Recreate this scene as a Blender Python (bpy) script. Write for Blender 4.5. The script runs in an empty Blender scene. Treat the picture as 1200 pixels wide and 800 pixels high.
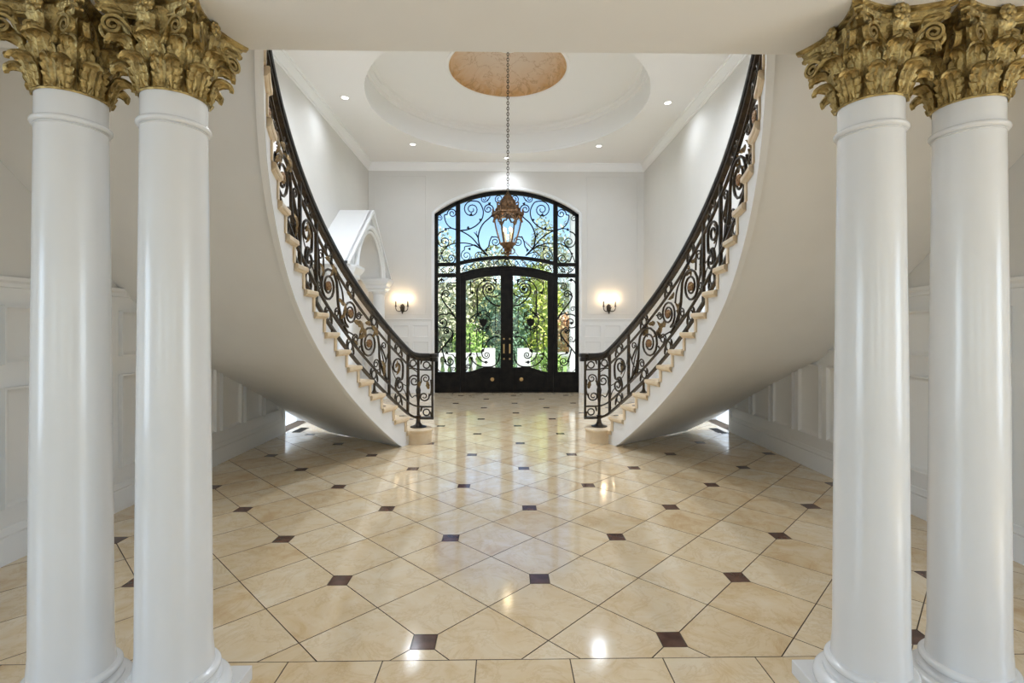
import bpy, bmesh, math, random
from math import sin, cos, pi, radians, sqrt, exp, log, atan2
from mathutils import Vector, Matrix

# ------------------------------------------------------------------ camera, world, sun, big lights, exposure
scene = bpy.context.scene
COL = scene.collection
cam_d = bpy.data.cameras.new('camera')
cam_d.sensor_width = 36.0
cam_d.lens = 585.0 / 1200.0 * 36.0
cam_d.shift_y = -14.0 / 1200.0
cam_d.clip_start = 0.05
cam_d.clip_end = 300
cam = bpy.data.objects.new('camera', cam_d)
COL.objects.link(cam)
cam.location = (-0.065, 0.0, 1.45)
cam.rotation_euler = (pi / 2, 0, -0.016)
scene.camera = cam

world = bpy.data.worlds.new('world')
scene.world = world
world.use_nodes = True
wn = world.node_tree
wn.nodes.clear()
w_out = wn.nodes.new('ShaderNodeOutputWorld')
w_bg = wn.nodes.new('ShaderNodeBackground')
w_sky = wn.nodes.new('ShaderNodeTexSky')
w_sky.sky_type = 'NISHITA'
w_sky.sun_disc = False
w_sky.sun_elevation = radians(42)
w_sky.sun_rotation = radians(85)
w_sky.air_density = 0.9
w_sky.dust_density = 0.15
w_sky.ozone_density = 3.0
w_bg.inputs['Strength'].default_value = 0.20
wn.links.new(w_sky.outputs[0], w_bg.inputs['Color'])
wn.links.new(w_bg.outputs[0], w_out.inputs['Surface'])

def light(name, kind, loc, energy, color=(1, 1, 1), rot=(0, 0, 0), size=None, size_y=None, spot=None, blend=0.5, radius=None):
    d = bpy.data.lights.new(name, kind)
    d.energy = energy
    d.color = color
    if kind == 'AREA':
        d.shape = 'RECTANGLE'
        d.size = size
        d.size_y = size_y or size
    if kind == 'SPOT':
        d.spot_size = spot
        d.spot_blend = blend
    if radius is not None:
        d.shadow_soft_size = radius
    o = bpy.data.objects.new(name, d)
    COL.objects.link(o)
    o.location = loc
    o.rotation_euler = rot
    return o

sun = light('sun', 'SUN', (8, 5, 12), 13.0, (1.0, 0.95, 0.86), (radians(48), 0, radians(83)))
sun.data.angle = radians(0.6)
# fill lamps added in unseen windows behind the camera (ground floor room and upstairs gallery); every lamp stands in a window opening
DAY = (0.70, 0.86, 1.08)
for wx in (-3.1, 0.0, 3.1):
    light('window_fill', 'AREA', (wx, -5.42, 1.45), 9, DAY, (radians(50), 0, 0), 1.5, 2.0)
    light('gallery_fill', 'AREA', (wx, -5.42, 4.40), 85, DAY, (radians(72), 0, 0), 1.7, 1.5)
for s_ in (-1, 1):
    light('side_window_fill', 'AREA', (s_ * 5.02, -0.45, 1.4), 53, DAY, (radians(90), 0, s_ * radians(90)), 2.6, 1.9)
# fill lamps added before the closed ends of the two side passages
for s_ in (-1, 1):
    light('passage_fill', 'AREA', (s_ * 4.62, 7.52, 1.15), 22, DAY, (radians(90), 0, s_ * radians(90)), 0.7, 1.9)

vs = scene.view_settings
vs.view_transform = 'Standard'
vs.look = 'None'
vs.gamma = 1.0
vs.use_curve_mapping = False
vs.exposure = 0.56
scene.cycles.use_denoising = True
scene.cycles.max_bounces = 10
scene.cycles.diffuse_bounces = 6
scene.cycles.transparent_max_bounces = 16
scene.cycles.sample_clamp_indirect = 6.0

random.seed(7)

# ------------------------------------------------------------------ materials
def mat(name, color, rough=0.5, metal=0.0, spec=0.5, bump=None, noise=None, coat=0.0, emit=None, emit_strength=0.0):
    m = bpy.data.materials.new(name)
    m.use_nodes = True
    nt = m.node_tree
    b = nt.nodes['Principled BSDF']
    b.inputs['Base Color'].default_value = (*color, 1)
    b.inputs['Roughness'].default_value = rough
    b.inputs['Metallic'].default_value = metal
    b.inputs['Specular IOR Level'].default_value = spec
    b.inputs['Coat Weight'].default_value = coat
    if emit:
        b.inputs['Emission Color'].default_value = (*emit, 1)
        b.inputs['Emission Strength'].default_value = emit_strength
    if noise or bump:
        tc = nt.nodes.new('ShaderNodeTexCoord')
    if noise:                                  # noise = (second colour, scale, detail)
        n = nt.nodes.new('ShaderNodeTexNoise')
        n.inputs['Scale'].default_value = noise[1]
        n.inputs['Detail'].default_value = noise[2]
        mx = nt.nodes.new('ShaderNodeMix')
        mx.data_type = 'RGBA'
        mx.inputs['A'].default_value = (*color, 1)
        mx.inputs['B'].default_value = (*noise[0], 1)
        r = nt.nodes.new('ShaderNodeMapRange')
        r.inputs['From Min'].default_value = 0.38
        r.inputs['From Max'].default_value = 0.62
        nt.links.new(tc.outputs['Object'], n.inputs['Vector'])
        nt.links.new(n.outputs['Fac'], r.inputs['Value'])
        nt.links.new(r.outputs['Result'], mx.inputs['Factor'])
        nt.links.new(mx.outputs['Result'], b.inputs['Base Color'])
    if bump:                                   # bump = (scale, strength)
        n2 = nt.nodes.new('ShaderNodeTexNoise')
        n2.inputs['Scale'].default_value = bump[0]
        n2.inputs['Detail'].default_value = 4
        bp = nt.nodes.new('ShaderNodeBump')
        bp.inputs['Strength'].default_value = bump[1]
        bp.inputs['Distance'].default_value = 0.01
        nt.links.new(tc.outputs['Object'], n2.inputs['Vector'])
        nt.links.new(n2.outputs['Fac'], bp.inputs['Height'])
        nt.links.new(bp.outputs['Normal'], b.inputs['Normal'])
    return m

M = {}
M['plaster'] = mat('plaster_paint', (0.82, 0.81, 0.79), 0.6, spec=0.3, noise=((0.805, 0.795, 0.775), 3.0, 3), bump=(60, 0.03))
M['ceiling'] = mat('ceiling_paint', (0.88, 0.875, 0.86), 0.6, spec=0.3, bump=(60, 0.03))
M['wall_paint'] = mat('wall_paint', (0.71, 0.69, 0.65), 0.6, spec=0.3, noise=((0.70, 0.68, 0.64), 3.0, 3), bump=(60, 0.03))
M['trim'] = mat('white_trim_paint', (0.80, 0.80, 0.79), 0.32, spec=0.45, bump=(40, 0.02))
M['column'] = mat('white_gloss_paint', (0.74, 0.74, 0.735), 0.2, spec=0.5, noise=((0.73, 0.73, 0.722), 6, 3), bump=(18, 0.03))
M['gold'] = mat('antique_gold', (0.52, 0.385, 0.15), 0.34, 0.72, noise=((0.27, 0.19, 0.07), 26, 6), bump=(55, 0.9))
M['gold_leaf'] = mat('gilded_iron', (0.30, 0.20, 0.085), 0.42, 0.75, noise=((0.13, 0.085, 0.04), 40, 4), bump=(120, 0.4))
M['rosette'] = mat('copper_gilt', (0.22, 0.10, 0.05), 0.42, 0.7, noise=((0.33, 0.21, 0.09), 60, 3), bump=(120, 0.4))
M['iron'] = mat('dark_wrought_iron', (0.042, 0.034, 0.027), 0.34, 0.65, noise=((0.075, 0.055, 0.035), 25, 4), bump=(90, 0.25))
M['handrail'] = mat('ebony_handrail', (0.016, 0.013, 0.010), 0.3, 0.0, 0.4, noise=((0.03, 0.024, 0.018), 14, 4))
M['door_iron'] = mat('black_door_iron', (0.007, 0.0065, 0.006), 0.55, 0.0, 0.12, noise=((0.015, 0.013, 0.011), 8, 3))
M['brass'] = mat('brass', (0.50, 0.34, 0.15), 0.28, 0.95, bump=(60, 0.1))
M['copper'] = mat('aged_copper', (0.19, 0.105, 0.05), 0.45, 0.7, noise=((0.08, 0.047, 0.024), 30, 4), bump=(80, 0.3))
M['stone'] = mat('cream_limestone', (0.72, 0.56, 0.36), 0.4, noise=((0.78, 0.64, 0.45), 9, 5), bump=(50, 0.08))
M['grout'] = mat('dark_grout', (0.09, 0.06, 0.035), 0.8)
M['insert'] = mat('brown_marble', (0.075, 0.036, 0.026), 0.12, noise=((0.12, 0.06, 0.042), 12, 5))
M['wax'] = mat('ivory_candle', (0.55, 0.46, 0.32), 0.5)
M['bulb'] = mat('lit_bulb', (1, 0.9, 0.7), 0.4, emit=(1.0, 0.78, 0.48), emit_strength=18)
M['bulb_dim'] = mat('lit_candle_bulb', (1, 0.9, 0.7), 0.4, emit=(1.0, 0.72, 0.40), emit_strength=2.0)
M['lens'] = mat('lit_lens', (1, 1, 1), 0.4, emit=(1.0, 0.96, 0.88), emit_strength=3)
M['grille'] = mat('dark_bronze_grille', (0.03, 0.025, 0.02), 0.5, 0.5)
M['white_stone'] = mat('white_painted_stone', (0.85, 0.85, 0.84), 0.6, noise=((0.78, 0.78, 0.77), 5, 3))
M['paving'] = mat('pale_paving', (0.62, 0.60, 0.56), 0.7, noise=((0.54, 0.52, 0.48), 3, 4))
M['lawn'] = mat('lawn_green', (0.10, 0.19, 0.045), 0.85, noise=((0.16, 0.25, 0.06), 2, 5))
M['bark'] = mat('grey_bark', (0.16, 0.13, 0.10), 0.85, noise=((0.28, 0.25, 0.21), 9, 4))
M['roof'] = mat('slate_roof', (0.20, 0.20, 0.21), 0.7, noise=((0.27, 0.27, 0.28), 4, 3))

def pane_material():
    m = bpy.data.materials.new('clear_glass')
    m.use_nodes = True
    nt = m.node_tree
    nt.nodes.clear()
    o = nt.nodes.new('ShaderNodeOutputMaterial')
    mix = nt.nodes.new('ShaderNodeMixShader')
    tr = nt.nodes.new('ShaderNodeBsdfTransparent')
    tr.inputs['Color'].default_value = (0.96, 0.98, 0.97, 1)
    gl = nt.nodes.new('ShaderNodeBsdfGlossy')
    gl.inputs['Roughness'].default_value = 0.02
    lw = nt.nodes.new('ShaderNodeLayerWeight')
    pw = nt.nodes.new('ShaderNodeMath'); pw.operation = 'POWER'; pw.inputs[1].default_value = 4.0
    fr = nt.nodes.new('ShaderNodeMath'); fr.operation = 'MULTIPLY_ADD'; fr.inputs[1].default_value = 0.6; fr.inputs[2].default_value = 0.02
    nt.links.new(lw.outputs['Facing'], pw.inputs[0])
    nt.links.new(pw.outputs[0], fr.inputs[0])
    nt.links.new(fr.outputs[0], mix.inputs[0])
    nt.links.new(tr.outputs[0], mix.inputs[1])
    nt.links.new(gl.outputs[0], mix.inputs[2])
    nt.links.new(mix.outputs[0], o.inputs['Surface'])
    return m
M['glass'] = pane_material()

def tile_material():
    m = bpy.data.materials.new('cream_marble_tile')
    m.use_nodes = True
    nt = m.node_tree
    L = nt.links.new
    b = nt.nodes['Principled BSDF']
    b.inputs['Roughness'].default_value = 0.115
    b.inputs['Specular IOR Level'].default_value = 0.9
    b.inputs['Coat Weight'].default_value = 0.5
    b.inputs['Coat Roughness'].default_value = 0.09
    b.inputs['Coat IOR'].default_value = 1.6
    oi = nt.nodes.new('ShaderNodeObjectInfo')
    geo = nt.nodes.new('ShaderNodeNewGeometry')
    mul = nt.nodes.new('ShaderNodeVectorMath'); mul.operation = 'SCALE'
    comb = nt.nodes.new('ShaderNodeCombineXYZ')
    L(oi.outputs['Random'], comb.inputs[0]); L(oi.outputs['Random'], comb.inputs[2])
    L(comb.outputs[0], mul.inputs[0]); mul.inputs['Scale'].default_value = 40
    add = nt.nodes.new('ShaderNodeVectorMath'); add.operation = 'ADD'
    L(geo.outputs['Position'], add.inputs[0]); L(mul.outputs[0], add.inputs[1])
    n1 = nt.nodes.new('ShaderNodeTexNoise'); n1.inputs['Scale'].default_value = 3.6; n1.inputs['Detail'].default_value = 9; n1.inputs['Roughness'].default_value = 0.62; n1.inputs['Distortion'].default_value = 1.2
    n2 = nt.nodes.new('ShaderNodeTexNoise'); n2.inputs['Scale'].default_value = 4.5; n2.inputs['Detail'].default_value = 10; n2.inputs['Roughness'].default_value = 0.68; n2.inputs['Distortion'].default_value = 0.8
    L(add.outputs[0], n1.inputs['Vector']); L(add.outputs[0], n2.inputs['Vector'])
    r = nt.nodes.new('ShaderNodeValToRGB')
    r.color_ramp.elements[0].position = 0.0; r.color_ramp.elements[0].color = (0.62, 0.43, 0.225, 1)
    r.color_ramp.elements[1].position = 1.0; r.color_ramp.elements[1].color = (0.79, 0.68, 0.50, 1)
    e = r.color_ramp.elements.new(0.3); e.color = (0.71, 0.545, 0.33, 1)
    e = r.color_ramp.elements.new(0.6); e.color = (0.75, 0.605, 0.40, 1)
    mth = nt.nodes.new('ShaderNodeMath'); mth.operation = 'MULTIPLY_ADD'
    mth.inputs[1].default_value = 2.0; mth.inputs[2].default_value = -0.68
    L(n1.outputs['Fac'], mth.inputs[0])
    a2 = nt.nodes.new('ShaderNodeMath'); a2.operation = 'MULTIPLY_ADD'; a2.inputs[1].default_value = 0.42
    L(oi.outputs['Random'], a2.inputs[0]); L(mth.outputs[0], a2.inputs[2])
    L(a2.outputs[0], r.inputs[0])
    # ochre veins
    v = nt.nodes.new('ShaderNodeMath'); v.operation = 'SUBTRACT'; v.inputs[1].default_value = 0.5; L(n2.outputs['Fac'], v.inputs[0])
    va = nt.nodes.new('ShaderNodeMath'); va.operation = 'ABSOLUTE'; L(v.outputs[0], va.inputs[0])
    mr = nt.nodes.new('ShaderNodeMapRange'); mr.inputs['From Min'].default_value = 0.0; mr.inputs['From Max'].default_value = 0.03
    mr.inputs['To Min'].default_value = 0.24; mr.inputs['To Max'].default_value = 0.0
    L(va.outputs[0], mr.inputs['Value'])
    mx = nt.nodes.new('ShaderNodeMix'); mx.data_type = 'RGBA'
    mx.inputs['B'].default_value = (0.46, 0.27, 0.10, 1)
    L(mr.outputs['Result'], mx.inputs['Factor']); L(r.outputs['Color'], mx.inputs['A'])
    L(mx.outputs['Result'], b.inputs['Base Color'])
    return m
M['tile'] = tile_material()

def mural_material():
    m = bpy.data.materials.new('painted_dome_mural')
    m.use_nodes = True
    nt = m.node_tree
    L = nt.links.new
    b = nt.nodes['Principled BSDF']
    b.inputs['Roughness'].default_value = 0.6
    tc = nt.nodes.new('ShaderNodeTexCoord')
    w = nt.nodes.new('ShaderNodeTexVoronoi'); w.feature = 'DISTANCE_TO_EDGE'; w.inputs['Scale'].default_value = 4.5
    n = nt.nodes.new('ShaderNodeTexNoise'); n.inputs['Scale'].default_value = 2.4; n.inputs['Detail'].default_value = 5; n.inputs['Distortion'].default_value = 3.0
    L(tc.outputs['Object'], n.inputs['Vector'])
    mixv = nt.nodes.new('ShaderNodeMix'); mixv.data_type = 'RGBA'; mixv.inputs['Factor'].default_value = 0.35
    L(tc.outputs['Object'], mixv.inputs['A']); L(n.outputs['Color'], mixv.inputs['B'])
    L(mixv.outputs['Result'], w.inputs['Vector'])
    mr = nt.nodes.new('ShaderNodeMapRange'); mr.inputs['From Max'].default_value = 0.05; mr.inputs['To Min'].default_value = 0.55; mr.inputs['To Max'].default_value = 0.0
    L(w.outputs['Distance'], mr.inputs['Value'])
    ramp = nt.nodes.new('ShaderNodeValToRGB')
    ramp.color_ramp.elements[0].position = 0.35; ramp.color_ramp.elements[0].color = (0.66, 0.38, 0.15, 1)
    ramp.color_ramp.elements[1].position = 0.65; ramp.color_ramp.elements[1].color = (0.74, 0.52, 0.30, 1)
    L(n.outputs['Fac'], ramp.inputs[0])
    sep = nt.nodes.new('ShaderNodeSeparateXYZ'); L(tc.outputs['Object'], sep.inputs[0])
    hr = nt.nodes.new('ShaderNodeMapRange'); hr.inputs['From Min'].default_value = 0.05; hr.inputs['From Max'].default_value = 0.38  # mural's tan deepened to orange low down, imitating warm light at the rim
    L(sep.outputs['Z'], hr.inputs['Value'])
    mx0 = nt.nodes.new('ShaderNodeMix'); mx0.data_type = 'RGBA'; mx0.inputs['B'].default_value = (0.72, 0.60, 0.48, 1)
    L(hr.outputs['Result'], mx0.inputs['Factor']); L(ramp.outputs['Color'], mx0.inputs['A'])
    mx = nt.nodes.new('ShaderNodeMix'); mx.data_type = 'RGBA'; mx.inputs['B'].default_value = (0.42, 0.24, 0.11, 1)
    L(mr.outputs['Result'], mx.inputs['Factor']); L(mx0.outputs['Result'], mx.inputs['A'])
    L(mx.outputs['Result'], b.inputs['Base Color'])
    return m
M['mural'] = mural_material()

def leaf_mat(name, c1, c2):
    return mat(name, c1, 0.6, spec=0.3, noise=(c2, 1.4, 4))

# ------------------------------------------------------------------ mesh helpers
class MB:
    def __init__(s):
        s.v = []; s.f = []
    def add(s, vs, fs):
        o = len(s.v)
        s.v += [tuple(p) for p in vs]
        s.f += [tuple(o + i for i in f) for f in fs]
        return s
    def box(s, x0, x1, y0, y1, z0, z1):
        return s.add([(x0, y0, z0), (x1, y0, z0), (x1, y1, z0), (x0, y1, z0), (x0, y0, z1), (x1, y0, z1), (x1, y1, z1), (x0, y1, z1)],
                     [(0, 3, 2, 1), (4, 5, 6, 7), (0, 1, 5, 4), (1, 2, 6, 5), (2, 3, 7, 6), (3, 0, 4, 7)])
    def prism(s, poly, axis, a, b):
        """a polygon given in two coordinates, pushed along the third axis from a to b"""
        def P(p, t):
            return {'x': (t, p[0], p[1]), 'y': (p[0], t, p[1]), 'z': (p[0], p[1], t)}[axis]
        n = len(poly)
        vs = [P(p, a) for p in poly] + [P(p, b) for p in poly]
        return s.add(vs, [tuple(range(n)), tuple(range(2 * n - 1, n - 1, -1))] + [(i, (i + 1) % n, n + (i + 1) % n, n + i) for i in range(n)])
    def loft(s, rings, closed=True, caps=True):
        n = len(rings[0]); vs = [p for r in rings for p in r]; fs = []
        m = n if closed else n - 1
        for k in range(len(rings) - 1):
            for i in range(m):
                j = (i + 1) % n
                fs.append((k * n + i, k * n + j, (k + 1) * n + j, (k + 1) * n + i))
        if caps and closed:
            fs.append(tuple(range(n - 1, -1, -1)))
            fs.append(tuple((len(rings) - 1) * n + i for i in range(n)))
        return s.add(vs, fs)
    def lathe(s, prof, c=(0, 0, 0), seg=32, a0=0.0, caps=False):
        rings = [[(c[0] + r * cos(a0 + 2 * pi * i / seg), c[1] + r * sin(a0 + 2 * pi * i / seg), c[2] + z) for i in range(seg)] for r, z in prof]
        return s.loft(rings, True, caps)
    def tube(s, pts, r, sides=6, taper=None, flat=None):
        pts = [Vector(p) for p in pts]
        n = len(pts)
        t0 = (pts[1] - pts[0]).normalized()
        up = Vector((0, 0, 1)) if abs(t0.z) < 0.9 else Vector((1, 0, 0))
        nrm = (up - t0 * up.dot(t0)).normalized()
        rings = []
        for i, p in enumerate(pts):
            t = (pts[min(i + 1, n - 1)] - pts[max(i - 1, 0)])
            t = t.normalized() if t.length > 1e-9 else t0
            nrm = nrm - t * nrm.dot(t)
            nrm = nrm.normalized() if nrm.length > 1e-6 else Vector((1, 0, 0))
            b = t.cross(nrm)
            rr = r * (taper(i / (n - 1)) if taper else 1.0)
            rings.append([p + (nrm * cos(2 * pi * k / sides) + b * sin(2 * pi * k / sides)) * rr for k in range(sides)])
        return s.loft(rings)
    def sphere(s, c, r, seg=10, rings=6, sz=1.0):
        return s.lathe([(max(1e-4, r * sin(pi * k / rings)), -r * sz * cos(pi * k / rings)) for k in range(rings + 1)], c, seg)
    def strip(s, xs, zlo, zhi, y0, y1):
        """a solid in a plane facing y between two height curves"""
        vs = []; fs = []
        for x in xs:
            a, b = zlo(x), zhi(x)
            vs += [(x, y0, a), (x, y0, b), (x, y1, b), (x, y1, a)]
        for i in range(len(xs) - 1):
            o = 4 * i; q = o + 4
            for k in range(4):
                fs.append((o + k, o + (k + 1) % 4, q + (k + 1) % 4, q + k))
        fs += [(0, 3, 2, 1), (4 * len(xs) - 4, 4 * len(xs) - 3, 4 * len(xs) - 2, 4 * len(xs) - 1)]
        return s.add(vs, fs)
    def mesh(s, name, m, smooth=False, org=(0, 0, 0), bevel=None):
        me = bpy.data.meshes.new(name)
        me.from_pydata([(p[0] - org[0], p[1] - org[1], p[2] - org[2]) for p in s.v], [], s.f)
        bm = bmesh.new(); bm.from_mesh(me)
        bmesh.ops.recalc_face_normals(bm, faces=bm.faces)
        if bevel:
            bmesh.ops.bevel(bm, geom=[e for e in bm.edges if len(e.link_faces) == 2 and e.calc_face_angle(0) > 0.6], offset=bevel, segments=2, affect='EDGES', profile=0.6)
        bm.to_mesh(me); bm.free()
        if smooth:
            me.shade_smooth()
            try:
                me.set_sharp_from_angle(angle=radians(smooth if smooth is not True else 40))
            except Exception:
                pass
        me.materials.append(m)
        return me

def wloc(o):
    v = Vector((0, 0, 0))
    while o:
        v += Vector(o.location); o = o.parent
    return v

def link(name, me, parent=None, loc=None):
    o = bpy.data.objects.new(name, me)
    COL.objects.link(o)
    if parent:
        o.parent = parent
    if loc is not None:
        o.location = loc
    return o

def part(name, mb, m, parent, smooth=False, bevel=None, kind=None, label=None):
    """a child mesh; MB holds world coordinates, parents are only moved, never turned"""
    o = link(name, mb.mesh(name, m, smooth, wloc(parent), bevel), parent)
    if kind: o['kind'] = kind
    if label: o['label'] = label
    return o

def struct(name, mb, m, label, smooth=False, bevel=None):
    o = link(name, mb.mesh(name, m, smooth, (0, 0, 0), bevel))
    o['kind'] = 'structure'; o['label'] = label
    return o

def thing(name, label, cat, loc=(0, 0, 0), group=None):
    o = bpy.data.objects.new(name, None)
    o.empty_display_size = 0.1
    COL.objects.link(o)
    o.location = loc
    o['label'] = label; o['category'] = cat
    if group: o['group'] = group
    return o

def copy_tree(o, parent=None, loc=None):
    c = o.copy(); COL.objects.link(c)
    c.parent = parent
    if loc is not None: c.location = loc
    for ch in list(o.children):
        copy_tree(ch, c)
    return c

def catmull(pts, k=6):
    pts = [tuple(p) for p in pts]
    P = [pts[0]] + pts + [pts[-1]]
    out = []
    for i in range(1, len(P) - 2):
        p0, p1, p2, p3 = P[i - 1], P[i], P[i + 1], P[i + 2]
        for j in range(k):
            t = j / k
            out.append(tuple(0.5 * ((2 * b) + (-a + c) * t + (2 * a - 5 * b + 4 * c - d) * t * t + (-a + 3 * b - 3 * c + d) * t ** 3) for a, b, c, d in zip(p0, p1, p2, p3)))
    out.append(pts[-1])
    return out

def spiral(cx, cy, r0, r1, a0, turns, d=1, k=14):
    n = max(6, int(k * turns))
    out = []
    for i in range(n + 1):
        t = i / n
        r = r0 + (r1 - r0) * (t ** 0.85)
        a = radians(a0) + d * 2 * pi * turns * t
        out.append((cx + r * cos(a), cy + r * sin(a)))
    return out

# ------------------------------------------------------------------ dimensions (metres; x right, y away from the camera, z up)
WX = 3.16          # side walls
YB = 11.46         # wall with the front door
ZC = 5.25          # foyer ceiling
ZS = 2.60          # soffit over the columns
ZU = 3.382         # upper floor
YE = 2.07          # far edge of that soffit
YC = 8.45          # centre of the round ceiling recess, chandelier

# ------------------------------------------------------------------ floor: tiles, inserts, border
fl = MB().box(-5.2, 5.2, -5.6, YB + 0.3, -0.12, -0.004)
floor = struct('floor', fl, M['grout'], 'cream marble tile floor with small brown inserts')
T = 0.4084                       # tile side
U = T / sqrt(2)                  # half diagonal
OX, OY = 0.1415, 2.903           # one insert
YF = 2.195                       # joint between diamond field and border row
GAP = 0.0018
INS = 0.0535                      # half side of an insert
def clip_poly(poly, f):
    out = []
    for i in range(len(poly)):
        a, b = poly[i], poly[(i + 1) % len(poly)]
        fa, fb = f(a), f(b)
        if fa >= 0: out.append(a)
        if (fa >= 0) != (fb >= 0):
            t = fa / (fa - fb)
            out.append((a[0] + (b[0] - a[0]) * t, a[1] + (b[1] - a[1]) * t))
    return out
def tile_prism(mb, poly, cx, cy):
    cl = []
    for p in poly:
        d = (p[0] - cx, p[1] - cy); l = max(1e-6, sqrt(d[0] ** 2 + d[1] ** 2))
        cl.append((p[0] - d[0] / l * 0.0010, p[1] - d[1] / l * 0.0010))
    n = len(poly)
    vs = [(p[0], p[1], -0.006) for p in poly] + [(p[0], p[1], -0.0012) for p in poly] + [(p[0], p[1], 0.0) for p in cl]
    fs = [tuple(range(2 * n, 3 * n))]
    for k in range(2):
        fs += [(k * n + i, k * n + (i + 1) % n, (k + 1) * n + (i + 1) % n, (k + 1) * n + i) for i in range(n)]
    mb.add(vs, fs)
tiles = []; inserts = []
XL = WX - 0.004
for i in range(-30, 60):
    for j in range(-30, 60):
        # node (i,j): lattice along the two diagonals
        nx = OX + (i - j) * U; ny = OY + (i + j) * U
        if i % 2 == 0 and j % 2 == 0 and abs(nx) < WX + 0.1 and YF - 0.1 < ny < YB + 0.1:
            inserts.append((nx, ny))
        cx, cy = nx, ny + U          # centre of the tile whose lowest corner is this node
        if abs(cx) > WX + U or cy < YF - U or cy > YB + U: continue
        g = GAP * sqrt(2)
        poly = [(cx, cy - U + g), (cx + U - g, cy), (cx, cy + U - g), (cx - U + g, cy)]
        for ii, jj in ((i, j), (i + 1, j), (i, j + 1), (i + 1, j + 1)):
            if ii % 2 == 0 and jj % 2 == 0:
                px = OX + (ii - jj) * U; py = OY + (ii + jj) * U
                h = INS + GAP * 2
                # the insert is a square lying square to the room
                if abs(px - cx) < 1e-6:
                    poly = clip_poly(poly, (lambda p, py=py, cy=cy: (p[1] - py - h) if cy > py else (py - h - p[1])))
                else:
                    poly = clip_poly(poly, (lambda p, px=px, cx=cx: (p[0] - px - h) if cx > px else (px - h - p[0])))
        for f in ((lambda p: p[1] - YF - GAP), (lambda p: YB - 0.002 - p[1]), (lambda p: XL - p[0]), (lambda p: p[0] + XL)):
            if poly: poly = clip_poly(poly, f)
        if len(poly) >= 3:
            tiles.append((cx, cy, poly))
bx = 0.225
for k in range(-9, 9):
    x0, x1 = bx + k * 0.4105 + GAP, bx + (k + 1) * 0.4105 - GAP
    for r in range(2):
        y1 = YF - GAP - r * 0.4105; y0 = y1 - 0.4105 + 2 * GAP
        if x0 < -WX or x1 > WX: x0 = max(x0, -XL); x1 = min(x1, XL)
        if x1 - x0 < 0.02: continue
        tiles.append(((x0 + x1) / 2, (y0 + y1) / 2, [(x0, y0), (x1, y0), (x1, y1), (x0, y1)]))
tiles.sort(key=lambda t: (t[1] ** 2 + t[0] ** 2) + (60 if abs(t[0]) > 2.45 and t[1] > 7.2 else 0))
def edge_material(me):
    # the narrow arrises and sides of a tile are filled with dark grout
    me.materials.append(M['grout'])
    for p in me.polygons:
        if p.normal.z < 0.995: p.material_index = 1
    return me
cache = {}
for cx, cy, poly in tiles[:300]:
    key = tuple((round(p[0] - cx, 4), round(p[1] - cy, 4)) for p in poly)
    if key not in cache:
        mb = MB(); tile_prism(mb, [(p[0] - cx, p[1] - cy) for p in poly], 0, 0)
        cache[key] = edge_material(mb.mesh('tile', M['tile']))
    link('tile', cache[key], floor, (cx, cy, 0))
mb = MB()
for cx, cy, poly in tiles[300:]:
    tile_prism(mb, poly, cx, cy)
edge_material(part('far_tiles', mb, M['tile'], floor, kind='stuff').data)
mb = MB(); tile_prism(mb, [(-INS, -INS), (INS, -INS), (INS, INS), (-INS, INS)], 0, 0)
ins_me = mb.mesh('tile_insert', M['insert'])
for x, y in inserts:
    if abs(x) < WX - 0.07 and YF + 0.07 < y < YB - 0.07:
        link('tile_insert', ins_me, floor, (x, y, 0))
# plain tiled floor of the room behind the camera
struct('floor_back_room', MB().box(-5.1, 5.1, -5.5, YF - 0.83, -0.004, 0.0), M['tile'], 'cream marble floor of the room the camera stands in')

# ------------------------------------------------------------------ walls
def wall_x(mb, x0, x1, ya, yb, za, zb, holes):
    ys = sorted({ya, yb, *[h[0] for h in holes], *[h[1] for h in holes]})
    for a, b in zip(ys, ys[1:]):
        zs = sorted({za, zb, *[z for h in holes if h[0] <= a and b <= h[1] for z in (h[2], h[3])]})
        for c, d in zip(zs, zs[1:]):
            if not any(h[0] <= a and b <= h[1] and h[2] <= c and d <= h[3] for h in holes):
                mb.box(x0, x1, a, b, c, d)
DO0, DO1, DOZ = 7.05, 8.0, 2.15     # side doorway hidden behind the stair foot
panels = [(1.35, 2.1), (2.2, 3.0), (3.11, 3.95), (4.05, 4.9), (5.01, 5.37), (5.48, 5.88), (5.97, 6.36), (6.46, 6.85)]
def frame_mold(mb, plane, sgn, a0, a1, z0, z1, w=0.035, d=0.018):
    """a raised picture frame moulding on a wall; plane ('x'|'y', position), sgn = direction into the room"""
    prof = [(0, 0.0), (0.004, d), (0.014, d * 1.0), (0.02, d * 0.5), (w - 0.006, d * 0.35), (w, 0.0)]
    rings = []
    for o, h in prof:
        c = [(a0 + o, z0 + o), (a1 - o, z0 + o), (a1 - o, z1 - o), (a0 + o, z1 - o)]
        q = plane[1] + sgn * h
        rings.append([(q, a, z) if plane[0] == 'x' else (a, q, z) for a, z in c])
    n = 4; vs = [p for r in rings for p in r]; fs = []
    for k in range(len(rings) - 1):
        for i in range(4):
            j = (i + 1) % 4
            fs.append((k * n + i, k * n + j, (k + 1) * n + j, (k + 1) * n + i))
    mb.add(vs, fs)
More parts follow.
